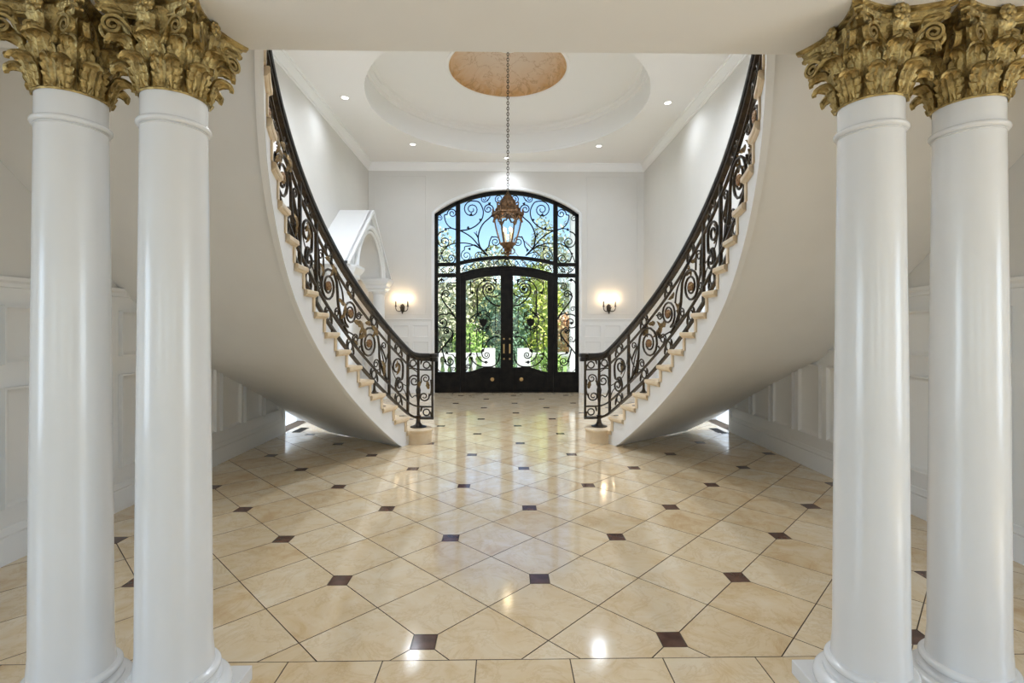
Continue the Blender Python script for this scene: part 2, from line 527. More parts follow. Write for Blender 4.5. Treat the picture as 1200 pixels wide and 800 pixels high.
def fielded(mb, plane, sgn, a0, a1, z0, z1, w=0.055, d=0.032):
    """wainscot panel: moulding round a sunk field"""
    prof = [(-0.0, 0.0), (0.0, d), (0.012, d), (0.022, d * 0.55), (w - 0.012, d * 0.2), (w, 0.002)]
    rings = []
    for o, h in prof:
        c = [(a0 + o, z0 + o), (a1 - o, z0 + o), (a1 - o, z1 - o), (a0 + o, z1 - o)]
        q = plane[1] + sgn * h
        rings.append([(q, a, z) if plane[0] == 'x' else (a, q, z) for a, z in c])
    n = 4; vs = [p for r in rings for p in r]; fs = []
    for k in range(len(rings) - 1):
        for i in range(4):
            j = (i + 1) % 4
            fs.append((k * n + i, k * n + j, (k + 1) * n + j, (k + 1) * n + i))
    o = (len(rings) - 1) * n
    fs.append((o, o + 1, o + 2, o + 3))
    mb.add(vs, fs)

def base_profile(x, sgn, inv=False):
    return [(x, 0.0), (x + sgn * 0.022, 0.0), (x + sgn * 0.022, 0.15), (x + sgn * 0.014, 0.165), (x + sgn * 0.02, 0.18), (x + sgn * 0.011, 0.20), (x + sgn * 0.006, 0.222), (x, 0.225)]
def cap_profile(x, sgn, z):
    return [(x, z - 0.07), (x + sgn * 0.012, z - 0.065), (x + sgn * 0.014, z - 0.04), (x + sgn * 0.03, z - 0.025), (x + sgn * 0.035, z - 0.003), (x + sgn * 0.028, z), (x, z)]
ZW = 1.78
for side, s in (('left', -1), ('right', 1)):
    mb = MB()
    wall_x(mb, s * WX, s * (WX + 0.2), 1.0, YB + 0.25, 0, 6.65, [(DO0, DO1, 0, DOZ)])
    wall = struct('wall_' + side, mb, M['wall_paint'], f'{side} off-white plaster wall of the stair hall')
    # painted dado panels: one flat board and the raised mouldings, each panel a part
    x = s * WX; i = -s
    dado = MB()
    for a, b in ((1.0, DO0 - 0.06), (DO1 + 0.06, YB)):
        dado.box(min(x, x + i * 0.006), max(x, x + i * 0.006), a, b, 0, ZW - 0.01)
    part('wainscot', dado, M['trim'], wall)
    pl = list(panels) + ([(8.25, 9.2), (9.32, 10.3), (10.42, 11.36)] if s > 0 else [(8.25, 8.6), (10.95, 11.36)])
    for a, b in pl:
        for z0, z1 in ((0.345, 1.09), (1.235, 1.60)):
            mb = MB(); fielded(mb, ('x', x + i * 0.006), i, a, b, z0, z1)
            part('wainscot_panel', mb, M['trim'], wall, smooth=30)
    for a, b in ((1.0, DO0 - 0.05), (DO1 + 0.05, YB - 0.02)):
        part('baseboard', MB().prism(base_profile(x + i * 0.006, i), 'y', a, b), M['trim'], wall, smooth=30)
        part('chair_rail', MB().prism(cap_profile(x + i * 0.006, i, ZW), 'y', a, b), M['trim'], wall, smooth=30)
    # casing of the side doorway
    mb = MB()
    for a, b in ((DO0 - 0.06, DO0), (DO1, DO1 + 0.06)):
        mb.box(*sorted((x + i * 0.03, x)), a, b, 0, DOZ + 0.06)
    mb.box(*sorted((x + i * 0.03, x)), DO0, DO1, DOZ, DOZ + 0.06)
    part('door_casing', mb, M['trim'], wall)
    # short passage behind the doorway
    mb = MB()
    xo = s * (WX + 0.2); xe = s * (WX + 1.6)
    X0, X1 = sorted((xo, xe))
    mb.box(X0, X1, DO0 - 0.1, DO0, 0, DOZ).box(X0, X1, DO1, DO1 + 0.1, 0, DOZ).box(X0, X1, DO0, DO1, DOZ, DOZ + 0.1).box(X0, X1, DO0, DO1, -0.1, 0)
    xe2 = xe + s * 0.1
    mb.box(min(xe, xe2), max(xe, xe2), DO0, DO1, 0, DOZ)
    part('passage', mb, M['plaster'], wall)

# wall with the front door: arched opening
AR = (1.66 ** 2 + 0.545 ** 2) / (2 * 0.545)
def arch(x, r=1.66, top=4.65):
    R_ = AR
    return top - R_ + sqrt(max(0.0, R_ * R_ - x * x))
mb = MB()
mb.box(-WX, -1.66, YB, YB + 0.25, 0, 6.65).box(1.66, WX, YB, YB + 0.25, 0, 6.65)
xs = [-1.66 + 3.32 * k / 32 for k in range(33)]
mb.strip(xs, lambda x: arch(x), lambda x: 6.65, YB, YB + 0.25)
wall_f = struct('wall_front', mb, M['wall_paint'], 'off-white wall around the arched front door')
for s in (-1, 1):
    d = MB().box(*sorted((s * 1.72, s * WX)), YB - 0.006, YB, 0, ZW - 0.08)
    part('wainscot', d, M['trim'], wall_f)
    cols = [(1.78, 2.16), (2.24, 2.62), (2.70, 3.06)]
    for a, b in cols:
        for z0, z1 in ((0.33, 1.18), (1.27, 1.55)):
            mb = MB(); fielded(mb, ('y', YB - 0.006), -1, *sorted((s * a, s * b)), z0, z1, 0.035, 0.016)
            part('wainscot_panel', mb, M['trim'], wall_f, smooth=30)
    X0, X1 = sorted((s * 1.72, s * (WX - 0.0)))
    bp = [(YB - (p[0]), p[1]) for p in base_profile(0.006, 1)]
    part('baseboard', MB().prism(bp, 'x', X0, X1), M['trim'], wall_f, smooth=30)
    cp = [(YB - (p[0]), p[1]) for p in cap_profile(0.006, 1, ZW - 0.08)]
    part('chair_rail', MB().prism(cp, 'x', X0, X1), M['trim'], wall_f, smooth=30)
    mb = MB(); frame_mold(mb, ('y', YB), -1, *sorted((s * 1.84, s * 3.02)), 1.80, 4.98, 0.022, 0.007)
    part('wall_panel', mb, M['wall_paint'], wall_f, smooth=30)
# plaster bead round the arched opening
mb = MB()
pth = [(-1.69, 0.0), (-1.69, arch(1.66) + 0.02)] + [(x * 1.018, arch(x) + 0.04) for x in xs[1:-1]] + [(1.69, arch(1.66) + 0.02), (1.69, 0)]
rings = []
for k, (x, z) in enumerate(pth):
    a = pth[max(k - 1, 0)]; b = pth[min(k + 1, len(pth) - 1)]
    t = Vector((b[0] - a[0], b[1] - a[1])).normalized(); nn = Vector((-t.y, t.x))
    rings.append([(x + nn.x * o, YB - h, z + nn.y * o) for o, h in ((-0.03, 0.0), (-0.03, 0.02), (0.01, 0.028), (0.035, 0.018), (0.04, 0.0))])
mb.loft(rings)
part('arch_casing', mb, M['trim'], wall_f, smooth=30)

# rear room: walls with windows, upstairs gallery
mb = MB()
for s in (-1, 1):
    mb.box(*sorted((s * (WX + 0.2), s * 5.1)), 1.0, 1.2, 0, ZS)
    mb.box(*sorted((s * (WX + 0.0), s * 5.1)), 1.0, 1.2, ZU, ZC + 0.3)
struct('wall_return', mb, M['wall_paint'], 'plaster return walls beside the columns')
for side, s in (('rear_left', -1), ('rear_right', 1)):
    mb = MB(); wall_x(mb, s * 5.1, s * 5.3, -5.5, 1.2, 0, ZC + 0.3, [(-1.85, 0.95, 0.4, 2.4)])
    struct('wall_' + side, mb, M['wall_paint'], 'plaster window wall beside the camera')
    x0, x1 = sorted((s * 5.17, s * 5.24))
    f = MB().box(x0, x1, -1.85, -1.79, 0.4, 2.4).box(x0, x1, 0.89, 0.95, 0.4, 2.4).box(x0, x1, -1.85, 0.95, 0.4, 0.46).box(x0, x1, -1.85, 0.95, 2.34, 2.4).box(x0, x1, -0.48, -0.42, 0.4, 2.4)
    w = struct('window_%d' % (7 if s < 0 else 8), f, M['trim'], 'wide white framed window added unseen beside the camera')  # side windows added out of view to light columns and wainscot
    part('pane', MB().box(s * 5.2 - 0.005, s * 5.2 + 0.005, -1.8, 0.9, 0.45, 2.35), M['glass'], w)
mb = MB()
holes = []
for wx in (-3.1, 0, 3.1):
    holes += [(wx - 0.8, wx + 0.8, 0.4, 2.45), (wx - 0.9, wx + 0.9, 3.75, 5.05)]
tmp = MB(); wall_x(tmp, -5.5, -5.7, -5.3, 5.3, 0, ZC + 0.3, holes)
mb.add([(p[1], p[0], p[2]) for p in tmp.v], tmp.f)
struct('wall_back', mb, M['wall_paint'], 'plaster window wall behind the camera')
for k, h in enumerate(holes):  # unseen windows put behind the camera to hold the fill lamps
    a, b, c, d = h
    f = MB().box(a, a + 0.06, -5.66, -5.58, c, d).box(b - 0.06, b, -5.66, -5.58, c, d).box(a, b, -5.66, -5.58, c, c + 0.06).box(a, b, -5.66, -5.58, d - 0.06, d)
    f.box((a + b) / 2 - 0.02, (a + b) / 2 + 0.02, -5.65, -5.59, c, d).box(a, b, -5.65, -5.59, (c + d) / 2 - 0.02, (c + d) / 2 + 0.02)
    w = struct('window_%d' % (k + 1), f, M['trim'], 'unseen white framed window behind the camera')
    part('pane', MB().box(a + 0.05, b - 0.05, -5.625, -5.615, c + 0.05, d - 0.05), M['glass'], w)

# soffit slab over the columns, gallery floor and the two stair landings
mb = MB().box(-5.1, 5.1, -5.5, 1.0, ZS, ZU).box(-WX, WX, 1.0, YE, ZS, ZU)
gal = struct('ceiling_gallery', mb, M['plaster'], 'flat plaster soffit over the columns')

# foyer ceiling with round recess
RD = 2.33
mb = MB()
seg = 96
for k in range(seg):
    a0, a1 = 2 * pi * k / seg, 2 * pi * (k + 1) / seg
    def edge(a):
        c, s_ = cos(a), sin(a)
        t = min(WX / abs(c) if abs(c) > 1e-6 else 1e9, ((YB - YC) if s_ > 0 else (YC - 5.2)) / abs(s_) if abs(s_) > 1e-6 else 1e9)
        return (c * t, YC + s_ * t)
    e0, e1 = edge(a0), edge(a1)
    i0, i1 = (RD * cos(a0), YC + RD * sin(a0)), (RD * cos(a1), YC + RD * sin(a1))
    corners = []
    for q in ((WX, YB), (-WX, YB), (-WX, 5.2), (WX, 5.2)):
        aq = atan2(q[1] - YC, q[0]) % (2 * pi)
        if a0 < aq < a1 - 1e-9: corners = [q]
    poly = [i0, e0] + corners + [e1, i1]
    mb.add([(p[0], p[1], ZC) for p in poly], [tuple(range(len(poly)))])
mb.box(-5.3, 5.3, -5.7, 5.2, ZC, ZC + 0.2)
mb.box(-WX - 0.2, WX + 0.2, 5.0, YB + 0.25, 6.6, 6.7).box(-WX - 0.2, WX + 0.2, 5.0, 5.2, ZC + 0.1, 6.65)
ceil = struct('ceiling', mb, M['ceiling'], 'off-white foyer ceiling with a round recess')
ZD = 5.80; RO = 0.99
dr = [(RD, ZC), (RD, ZC + 0.05), (RD + 0.015, ZC + 0.06), (RD + 0.015, ZD - 0.13), (RD - 0.01, ZD - 0.12), (RD - 0.03, ZD - 0.085), (RD - 0.03, ZD - 0.07), (RD - 0.075, ZD - 0.045), (RD - 0.085, ZD - 0.02), (RD - 0.12, ZD - 0.01), (RD - 0.14, ZD)]
part('ceiling_drum', MB().lathe([(r, z) for r, z in dr], (0, YC, 0), 96), M['ceiling'], ceil, smooth=35)
part('ceiling_recess', MB().lathe([(RD - 0.14, ZD), (1.9, ZD + 0.015), (1.5, ZD + 0.04), (RO + 0.06, ZD + 0.05), (RO + 0.05, ZD + 0.035), (RO + 0.02, ZD + 0.03), (RO, ZD + 0.05)], (0, YC, 0), 96), M['ceiling'], ceil, smooth=35)
dm = MB().lathe([(RO * cos(a), 0.42 * sin(a)) for a in [radians(90) * k / 14 for k in range(15)]][:-1] + [(0.001, 0.42)], (0, 0, 0), 96)
do = link('ceiling_dome', dm.mesh('ceiling_dome', M['mural'], True), ceil, (0, YC, ZD + 0.05))
do['label'] = 'tan painted mural lining the dome'
part('ceiling_rose', MB().lathe([(0.001, ZD + 0.42), (0.10, ZD + 0.425), (0.15, ZD + 0.43), (0.17, ZD + 0.44), (0.20, ZD + 0.435), (0.22, ZD + 0.46)], (0, YC, 0), 40), M['ceiling'], ceil, smooth=35)

# crown mouldings
CR = [(0.0, -0.17), (0.012, -0.168), (0.016, -0.14), (0.03, -0.135), (0.035, -0.11), (0.075, -0.05), (0.085, -0.03), (0.1, -0.028), (0.105, 0.0), (0.0, 0.0)]
for k, s in enumerate((-1, 1)):
    struct('trim_%d' % (k + 1), MB().prism([(s * (WX - o), ZC + h) for o, h in CR], 'y', -0.0 + 1.2, YB), M['ceiling'], 'plaster crown moulding along the %s wall' % ('left' if s < 0 else 'right'), smooth=30)
struct('trim_3', MB().prism([(YB - o, ZC + h) for o, h in CR], 'x', -WX, WX), M['ceiling'], 'plaster crown moulding above the front door', smooth=30)

# ------------------------------------------------------------------ columns with gilded Corinthian capitals
ZCAP = 2.304
def column_proto(loc, label):
    t = thing('column', label, 'column', loc, 'white columns with gilded capitals')
    sh = MB()
    prof = []
    for k in range(25):
        u = k / 24
        z = 0.195 + (2.19 - 0.195) * u
        r = 0.124 - 0.0165 * (u ** 1.35)
        if k == 0: r += 0.006
        prof.append((r, z))
    prof = [(0.131, 0.185)] + prof + [(0.1075, 2.22), (0.1075, ZCAP)]
    def lay(mbx, pr, seg=72):
        return mbx.lathe([(r, z) for r, z in pr], (loc[0], loc[1], 0), seg)
    part('shaft', lay(sh, prof), M['column'], t, smooth=35)
    ring = []
    for k in range(13):
        a = -pi / 2 + pi * k / 12
        ring.append((0.1085 + 0.012 * cos(a), 2.202 + 0.011 * sin(a)))
    part('neck_ring', lay(MB(), [(0.106, 2.183), (0.112, 2.186)] + ring + [(0.106, 2.216)]), M['column'], t, smooth=35)
    bs = [(0.15, 0.057)]
    for k in range(13):
        a = -pi / 2 + pi * k / 12
        bs.append((0.158 + 0.032 * cos(a), 0.092 + 0.034 * sin(a)))
    bs += [(0.156, 0.126), (0.156, 0.134)]
    for k in range(1, 6):
        a = pi / 2 * k / 6
        bs.append((0.156 - 0.016 * sin(a), 0.134 + 0.016 * (1 - cos(a))))
    bs += [(0.139, 0.152), (0.142, 0.156)]
    for k in range(9):
        a = -pi / 2 + pi * k / 8
        bs.append((0.138 + 0.014 * cos(a), 0.170 + 0.014 * sin(a)))
    bs += [(0.13, 0.186), (0.124, 0.2)]
    part('base_moulding', lay(MB(), bs), M['column'], t, smooth=35)
    hp = 0.1885
    part('plinth', MB().box(loc[0] - hp, loc[0] + hp, loc[1] - 0.2, loc[1] + 0.2, 0, 0.057), M['column'], t, bevel=0.003)
    # capital: bell, two rows of leaves, volutes, abacus, flowers
    Hc = ZS - ZCAP
    def bell(z):
        u = min(1, max(0, z / Hc))
        return 0.104 + 0.045 * u ** 2.6
    cap = part('capital', lay(MB(), [(0.110, ZCAP - 0.006), (0.113, ZCAP), (0.110, ZCAP + 0.008)] + [(bell(Hc * k / 12), ZCAP + Hc * k / 12) for k in range(1, 12)], 48), M['gold'], t, smooth=35)
    zc = ZCAP
    def leaf_mesh(h, W, rc, tipang, z0, r_off):
        nu, nv = 12, 22
        front = []; back = []
        for j in range(nv + 1):
            v = j / nv
            if v < 0.62:
                q = v / 0.62
                z = z0 + h * q; r = bell(z) + r_off + 0.016 * q ** 1.5; nr, nz = 1.0, -0.1
            else:
                q = (v - 0.62) / 0.38
                ph = radians(tipang) * q
                rb = bell(z0 + h) + r_off + 0.016
                r = rb + rc * (1 - cos(ph)) * 1.25; z = z0 + h + rc * sin(ph); nr, nz = cos(ph), -sin(ph)
            lobe = 0.74 + 0.26 * abs(sin(pi * (v * 4.5 + 0.15))) ** 0.6
            w = W * lobe * (0.86 + 0.25 * sin(pi * min(1, v * 1.1)))
            if v > 0.72: w *= max(0.18, 1 - ((v - 0.72) / 0.28) ** 1.6 * 0.9)
            rowf = []; rowb = []
            for i in range(nu + 1):
                u = -1 + 2 * i / nu
                bulge = 0.007 * (1 - u * u) * (0.4 + v) + 0.0035 * cos(u * pi * 4.0) + 0.004 * exp(-(u / 0.16) ** 2)
                flare = 0.010 * abs(u) ** 3 * (0.3 + abs(sin(pi * (v * 4.5 + 0.15))))
                rr = r + (bulge + flare) * nr; zz = z + (bulge + flare) * nz + 0.010 * abs(u) * abs(sin(pi * (v * 4.5 + 0.15)))
                al = u * w / max(0.1, rr)
                rowf.append((rr * cos(al), rr * sin(al), zc + zz))
                r2 = rr - 0.006 * nr; z2 = zz - 0.006 * nz
                rowb.append((r2 * cos(al), r2 * sin(al), zc + z2))
            front.append(rowf); back.append(rowb)
        mb = MB()
        rings = [f + b[::-1] for f, b in zip(front, back)]
        mb.loft(rings)
        return mb.mesh('acanthus_leaf', M['gold'], 50)
    low = leaf_mesh(0.070, 0.044, 0.027, 200, 0.0, 0.008)
    up = leaf_mesh(0.140, 0.048, 0.032, 195, 0.0, 0.003)
    corner = leaf_mesh(0.168, 0.036, 0.036, 150, 0.06, 0.008)
    for k in range(8):
        o = link('acanthus_leaf', low, cap); o.rotation_euler.z = k * pi / 4 + pi / 8
        o = link('acanthus_leaf', up, cap); o.rotation_euler.z = k * pi / 4
    for k in range(4):
        o = link('acanthus_leaf', corner, cap); o.rotation_euler.z = k * pi / 2 + pi / 4
    # volutes: a spiral strap on each side of every corner, and the inner helices
    def strap(pts, wid, thick):
        """pts: list of (along, z) in a vertical plane; strap lies across that plane"""
        mb = MB(); rings = []
        n = len(pts)
        for k, (a, z) in enumerate(pts):
            p = pts[max(k - 1, 0)]; q = pts[min(k + 1, n - 1)]
            tx, tz = q[0] - p[0], q[1] - p[1]; l = sqrt(tx * tx + tz * tz) or 1
            nx_, nz_ = -tz / l, tx / l
            w = wid * (1 - 0.35 * k / n)
            rings.append([(a + nx_ * thick, -w, z + nz_ * thick), (a + nx_ * thick * 0.4, 0, z + nz_ * thick * 0.4), (a + nx_ * thick, w, z + nz_ * thick), (a - nx_ * thick, w, z - nz_ * thick), (a - nx_ * thick, -w, z - nz_ * thick)])
        mb.loft(rings)
        return mb
    stem = catmull([(0.0, zc + 0.115), (0.03, zc + 0.165), (0.075, zc + 0.215), (0.098, zc + 0.222)], 5)
    sp = spiral(0.098, zc + 0.190, 0.032, 0.006, 90, 1.75, -1, 14)
    vol = strap(stem[:-1] + sp, 0.011, 0.005)
    vol_me = vol.mesh('volute', M['gold'], 50)
    hs_ = catmull([(0.0, zc + 0.125), (0.022, zc + 0.17), (0.048, zc + 0.195), (0.060, zc + 0.198)], 4)
    hel_me = strap(hs_[:-1] + spiral(0.060, zc + 0.180, 0.018, 0.004, 90, 1.5, -1, 12), 0.009, 0.004).mesh('helix', M['gold'], 50)
    for k in range(4):
        ca = k * pi / 2 + pi / 4
        for sd in (-1, 1):
            # starts on the bell beside the face centre, runs to the corner
            st = Vector((0.118 * cos(ca - sd * 0.62), 0.118 * sin(ca - sd * 0.62), 0))
            en = Vector((0.222 * cos(ca - sd * 0.07), 0.222 * sin(ca - sd * 0.07), 0))
            d = en - st
            o = link('volute', vol_me, cap); o.location = st
            o.rotation_euler.z = atan2(d.y, d.x)
            st2 = Vector((0.122 * cos(ca - sd * 0.50), 0.122 * sin(ca - sd * 0.50), 0))
            en2 = Vector((0.150 * cos(ca - sd * 0.765), 0.150 * sin(ca - sd * 0.765), 0))
            d2 = en2 - st2
            o = link('helix', hel_me, cap); o.location = st2
            o.rotation_euler.z = atan2(d2.y, d2.x)
    def ab_poly(hw, ch, sag):
        pts = []
        for k in range(4):
            a = k * pi / 2
            for j in range(13):
                t = -1 + 2 * j / 12
                y_ = t * (hw - ch); x_ = hw - sag * (1 - t * t)
                pts.append((x_ * cos(a) - y_ * sin(a), x_ * sin(a) + y_ * cos(a)))
        return pts
    q_ = Hc - 0.272
    lays = [(0.140, 0.014, 0.034, 0.212), (0.158, 0.016, 0.041, 0.220), (0.162, 0.017, 0.043, 0.226), (0.158, 0.017, 0.042, 0.230), (0.160, 0.017, 0.043, 0.236), (0.172, 0.018, 0.046, 0.246), (0.173, 0.018, 0.046, 0.250), (0.167, 0.018, 0.045, 0.253), (0.168, 0.018, 0.045, 0.257), (0.184, 0.02, 0.05, 0.262), (0.1885, 0.02, 0.05, 0.264), (0.1885, 0.02, 0.05, 0.272)]
    lays = [(a, b, c, d + q_) for a, b, c, d in lays]
    rings = [[(x, y, zc + z) for x, y in ab_poly(h, c, s_)] for h, c, s_, z in lays]
    mb = MB().loft(rings)
    ab = link('abacus', mb.mesh('abacus', M['gold'], 30), cap)
    # flower on each face of the abacus
    fm = MB()
    for k in range(8):
        a = 2 * pi * k / 8
        c = (0.0, 0.019 * cos(a), 0.019 * sin(a))
        fm.lathe([(0.0005, -0.007), (0.009, -0.004), (0.012, 0.002), (0.007, 0.008), (0.0005, 0.009)], (0, 0, 0), 8)
        n8 = 5 * 8
        vs = fm.v[-n8:]
        fm.v[-n8:] = [(p[2] + 0.004, c[1] + p[0], c[2] + p[1]) for p in vs]
    fm.sphere((0.007, 0, 0), 0.012, 8, 6)
    fl_me = fm.mesh('flower', M['gold'], 60)
    # calyx: leafy wedge under the flower
    cm = MB()
    rings = []
    for j in range(9):
        v = j / 8
        z = 0.145 + 0.085 * v; w = 0.006 + 0.026 * v; r = 0.128 + 0.020 * v ** 2
        rings.append([(r + 0.004, -w, zc + z), (r + 0.012, -w * 0.5, zc + z + 0.004), (r + 0.005, 0, zc + z), (r + 0.012, w * 0.5, zc + z + 0.004), (r + 0.004, w, zc + z), (r - 0.012, 0, zc + z)])
    cm.loft(rings)
    ca_me = cm.mesh('calyx', M['gold'], 50)
    for k in range(4):
        o = link('flower', fl_me, cap); a = k * pi / 2
        o.location = (0.147 * cos(a), 0.147 * sin(a), zc + Hc - 0.026); o.rotation_euler.z = a
        o = link('calyx', ca_me, cap); o.rotation_euler.z = a
    return t
# the capital's children are built around the axis, so its mesh must be too: the part origin sits on the axis already
YCOL = 1.89
proto = column_proto((1.338, YCOL, 0), 'white column nearest the passage on the right, gold leafy capital')
for x, lab in ((1.718, 'white column outermost on the right, by the right wall'), (-1.298, 'white column nearest the passage on the left, gold leafy capital'), (-1.676, 'white column outermost on the left, by the left wall')):
    c = copy_tree(proto, None, (x, YCOL, 0))
    c['label'] = lab

# ------------------------------------------------------------------ stairs
RS = 0.178; RC = (-2.59, 4.416); TH0 = 25.6; DTH = 3.314; PITCH = 0.254
def ang(n): return radians(TH0 - DTH * (n - 2))
def inner(n, R=4.30):
    a = ang(n)
    return (RC[0] + R * cos(a), RC[1] + R * sin(a))
OUT = [(0.9, 2.28, 7.28), (2.0, 2.45, 7.12), (2.42, 2.53, 7.06), (3.0, 2.85, 7.17), (3.5, 3.12, 7.28), (4.0, 3.1585, 7.12), (5.1, 3.1585, 6.70), (8.0, 3.1585, 5.42), (8.8, 3.1585, 5.02), (12.4, 3.1585, 4.06), (15.5, 3.1585, 3.32), (16.5, 3.1585, 3.08), (18.5, 3.1585, 2.62), (20.0, 3.1585, 2.25), (21.5, 3.1585, 1.9)]
def outer(n):
    for a, b in zip(OUT, OUT[1:]):
        if n <= b[0]:
            t = max(0, (n - a[0]) / (b[0] - a[0]))
            return (a[1] + (b[1] - a[1]) * t, a[2] + (b[2] - a[2]) * t)
    return OUT[-1][1:]
def zin(n): return max(0.0, RS * n - 0.43 + 0.016 * max(0, n - 12))
def zout(n): return max(0.0, RS * n - 0.42)
NTOP = 19
for side, s in (('left', -1), ('right', 1)):
    def X(p): return (s * p[0], p[1], p[2])
    st = thing('staircase', f'curved staircase on the {side} with cream stone treads and a plastered underside', 'staircase', (s * 1.3, 6.2, 0), 'twin curved staircases')
    # plastered underside
    ns = [2.42 + (NTOP - 2.42) * k / 66 for k in range(67)]
    rings = []
    for n in ns:
        i_, o_ = inner(n), outer(n)
        row = []
        for j in range(13):
            t = j / 12
            z = zin(n) + (zout(n) - zin(n)) * t
            row.append(X((i_[0] + (o_[0] - i_[0]) * t, i_[1] + (o_[1] - i_[1]) * t, z)))
        rings.append(row)
    mb = MB().loft(rings, closed=False)
    part('soffit', mb, M['plaster'], st, smooth=60)
    lp = [inner(NTOP), outer(NTOP), (3.1585, YE + 0.004), (1.05, YE + 0.004)]
    part('landing', MB().prism([(s * p[0], p[1]) for p in lp], 'z', ZU - 0.2, ZU), M['stone'], st)
    # open string: stepped face
    mb = MB()
    def string(R, flip):
        pass
    vs = []; fs = []
    cols = []
    for i in range(1, NTOP):
        for k in range(4):
            n0 = i + k / 3.0
            cols.append((n0, RS * i - 0.035))
    ring = []
    for n, zt in cols:
        a = inner(n, 4.30); b = inner(n, 4.34)
        zb = zin(n)
        ring.append([X((a[0], a[1], zb)), X((a[0], a[1], zt)), X((b[0], b[1], zt)), X((b[0], b[1], zb))])
    mb.loft(ring)
    part('string', mb, M['plaster'], st, smooth=30)
    # treads and risers
    for i in range(1, NTOP + 1):
        a0 = i - 0.11; a1 = i + 1.02
        zt = RS * i
        if i == 1: a0 = 0.95
        if i == NTOP: continue
        mb = MB()
        prof = [(0.0, -0.042), (0.0, -0.03), (-0.004, -0.006), (0.0, 0.0)]
        poly = []
        for k in range(5):
            n = a0 + (a1 - a0) * k / 4; p = inner(n, 4.268); poly.append((p[0], p[1]))
        for k in range(5):
            n = a1 - (a1 - a0) * k / 4; p = outer(n); poly.append((p[0], p[1]))
        def grow(pl, d):
            return pl
        # rounded nosing: three slices
        def shrink(d):
            q = []
            for k in range(5):
                n = a0 + d / PITCH + (a1 - a0 - d / PITCH) * k / 4; p = inner(n, 4.268 + d); q.append(p)
            for k in range(5):
                n = a1 - (a1 - a0 - d / PITCH) * k / 4; p = outer(n); q.append(p)
            return q
        sl = [(0.006, -0.040), (0.0, -0.034), (0.0, -0.008), (0.006, 0.0)] if i > 1 else [(0.006, -0.05), (0.0, -0.045), (0.0, -0.01), (0.006, 0.0)]
        rings = [[X((p[0], p[1], zt + z)) for p in shrink(d)] for d, z in sl]
        mb.loft(rings)
        # cove strip under the nosing
        rings = [[X((p[0], p[1], zt + z)) for p in shrink(d)] for d, z in [(0.022, -0.056), (0.014, -0.050), (0.010, -0.040)]]
        mb.loft(rings)
        part('tread', mb, M['stone'], st, smooth=30)
        mb = MB()
        b0, b1 = (i + 0.0, i + 0.17) if i > 1 else (1.08, 1.2)
        p = [inner(b0, 4.287), inner(b1, 4.287), outer(b1), outer(b0)]
        mb.prism([(s * q[0], q[1]) for q in p], 'z', max(0, RS * (i - 1)), zt - 0.03)
        part('riser', mb, M['stone'], st)
    # last riser to the landing
    p = [inner(NTOP + 0.02, 4.285), inner(NTOP + 0.17, 4.285), outer(NTOP + 0.17), outer(NTOP + 0.02)]
    part('riser', MB().prism([(s * q[0], q[1] + 0.03) for q in p], 'z', RS * (NTOP - 1), ZU - 0.002), M['stone'], st)
    # round stone block under the newel
    mb = MB().lathe([(0.001, 0), (0.172, 0), (0.172, 0.142), (0.180, 0.15), (0.186, 0.158), (0.188, 0.168), (0.184, 0.178), (0.001, 0.181)], (s * 1.165, 6.46, 0), 40)
    part('newel_block', mb, M['stone'], st, smooth=35)

    # ---------------- wrought iron railing
    RR = 4.39
    NF = 1.42
    # flare of the lower end, integrated from the arc's end
    p0 = inner(NF, RR); flare = [(p0[0], p0[1])]
    hd0 = ang(NF) + pi / 2
    stepl = 0.01
    for k in range(40):
        u = min(1, k / 17.0)
        hd = hd0 + (radians(181) - hd0) * (u * u * (3 - 2 * u))
        flare.append((flare[-1][0] + stepl * cos(hd), flare[-1][1] + stepl * sin(hd)))
    def plan(n):
        if n >= NF: return inner(n, RR)
        d = (NF - n) * PITCH / stepl
        k = min(int(d), len(flare) - 2); t = d - k
        a, b = flare[k], flare[k + 1]
        return (a[0] + (b[0] - a[0]) * t, a[1] + (b[1] - a[1]) * t)
    def nb(n):
        return n if n > 3 else 1.0 + 0.14 * log(1 + exp((n - 1.0) / 0.14))
    def RP(n, h): 
        p = plan(n); return X((p[0], p[1], RS * nb(n) + h))
    def AZ(a, z):
        p = plan(a / PITCH); return X((p[0], p[1], z))
    def frame(n):
        e = 0.02
        a, b = plan(n - e), plan(n + e)
        t = Vector((s * (b[0] - a[0]), b[1] - a[1], 0)).normalized()
        return t, Vector((-t.y, t.x, 0))
    def sweep(prof, n0, n1, cnt, mb=None):
        mb = mb or MB(); rings = []
        for k in range(cnt + 1):
            n = n0 + (n1 - n0) * k / cnt
            t, nr = frame(n)
            c = Vector(RP(n, 0))
            rings.append([tuple(c + nr * d + Vector((0, 0, h))) for d, h in prof])
        return mb.loft(rings)
    rl = thing('stair_railing', f'dark wrought iron railing with gilt scrolls along the {side} staircase', 'railing', (s * 1.3, 6.3, 0.18), 'scrolled iron stair railings')
    NE = 0.02; NT = 18.9
    hp_ = [(-0.030, 0.905), (-0.038, 0.922), (-0.036, 0.945), (-0.022, 0.962), (0.022, 0.962), (0.036, 0.945), (0.038, 0.922), (0.030, 0.905)]
    part('handrail', sweep(hp_, NE - 0.12, NT, 110), M['handrail'], rl, smooth=50)
    def flat(h0, h1, w, n0, n1, cnt=90): return sweep([(-w, h0), (-w, h1), (w, h1), (w, h0)], n0, n1, cnt)
    part('top_bar', flat(0.862, 0.906, 0.022, NE - 0.08, NT), M['iron'], rl)
    part('upper_rail', flat(0.738, 0.756, 0.013, NE, NT), M['iron'], rl)
    part('middle_rail', flat(0.256, 0.276, 0.013, NE, NT), M['iron'], rl)
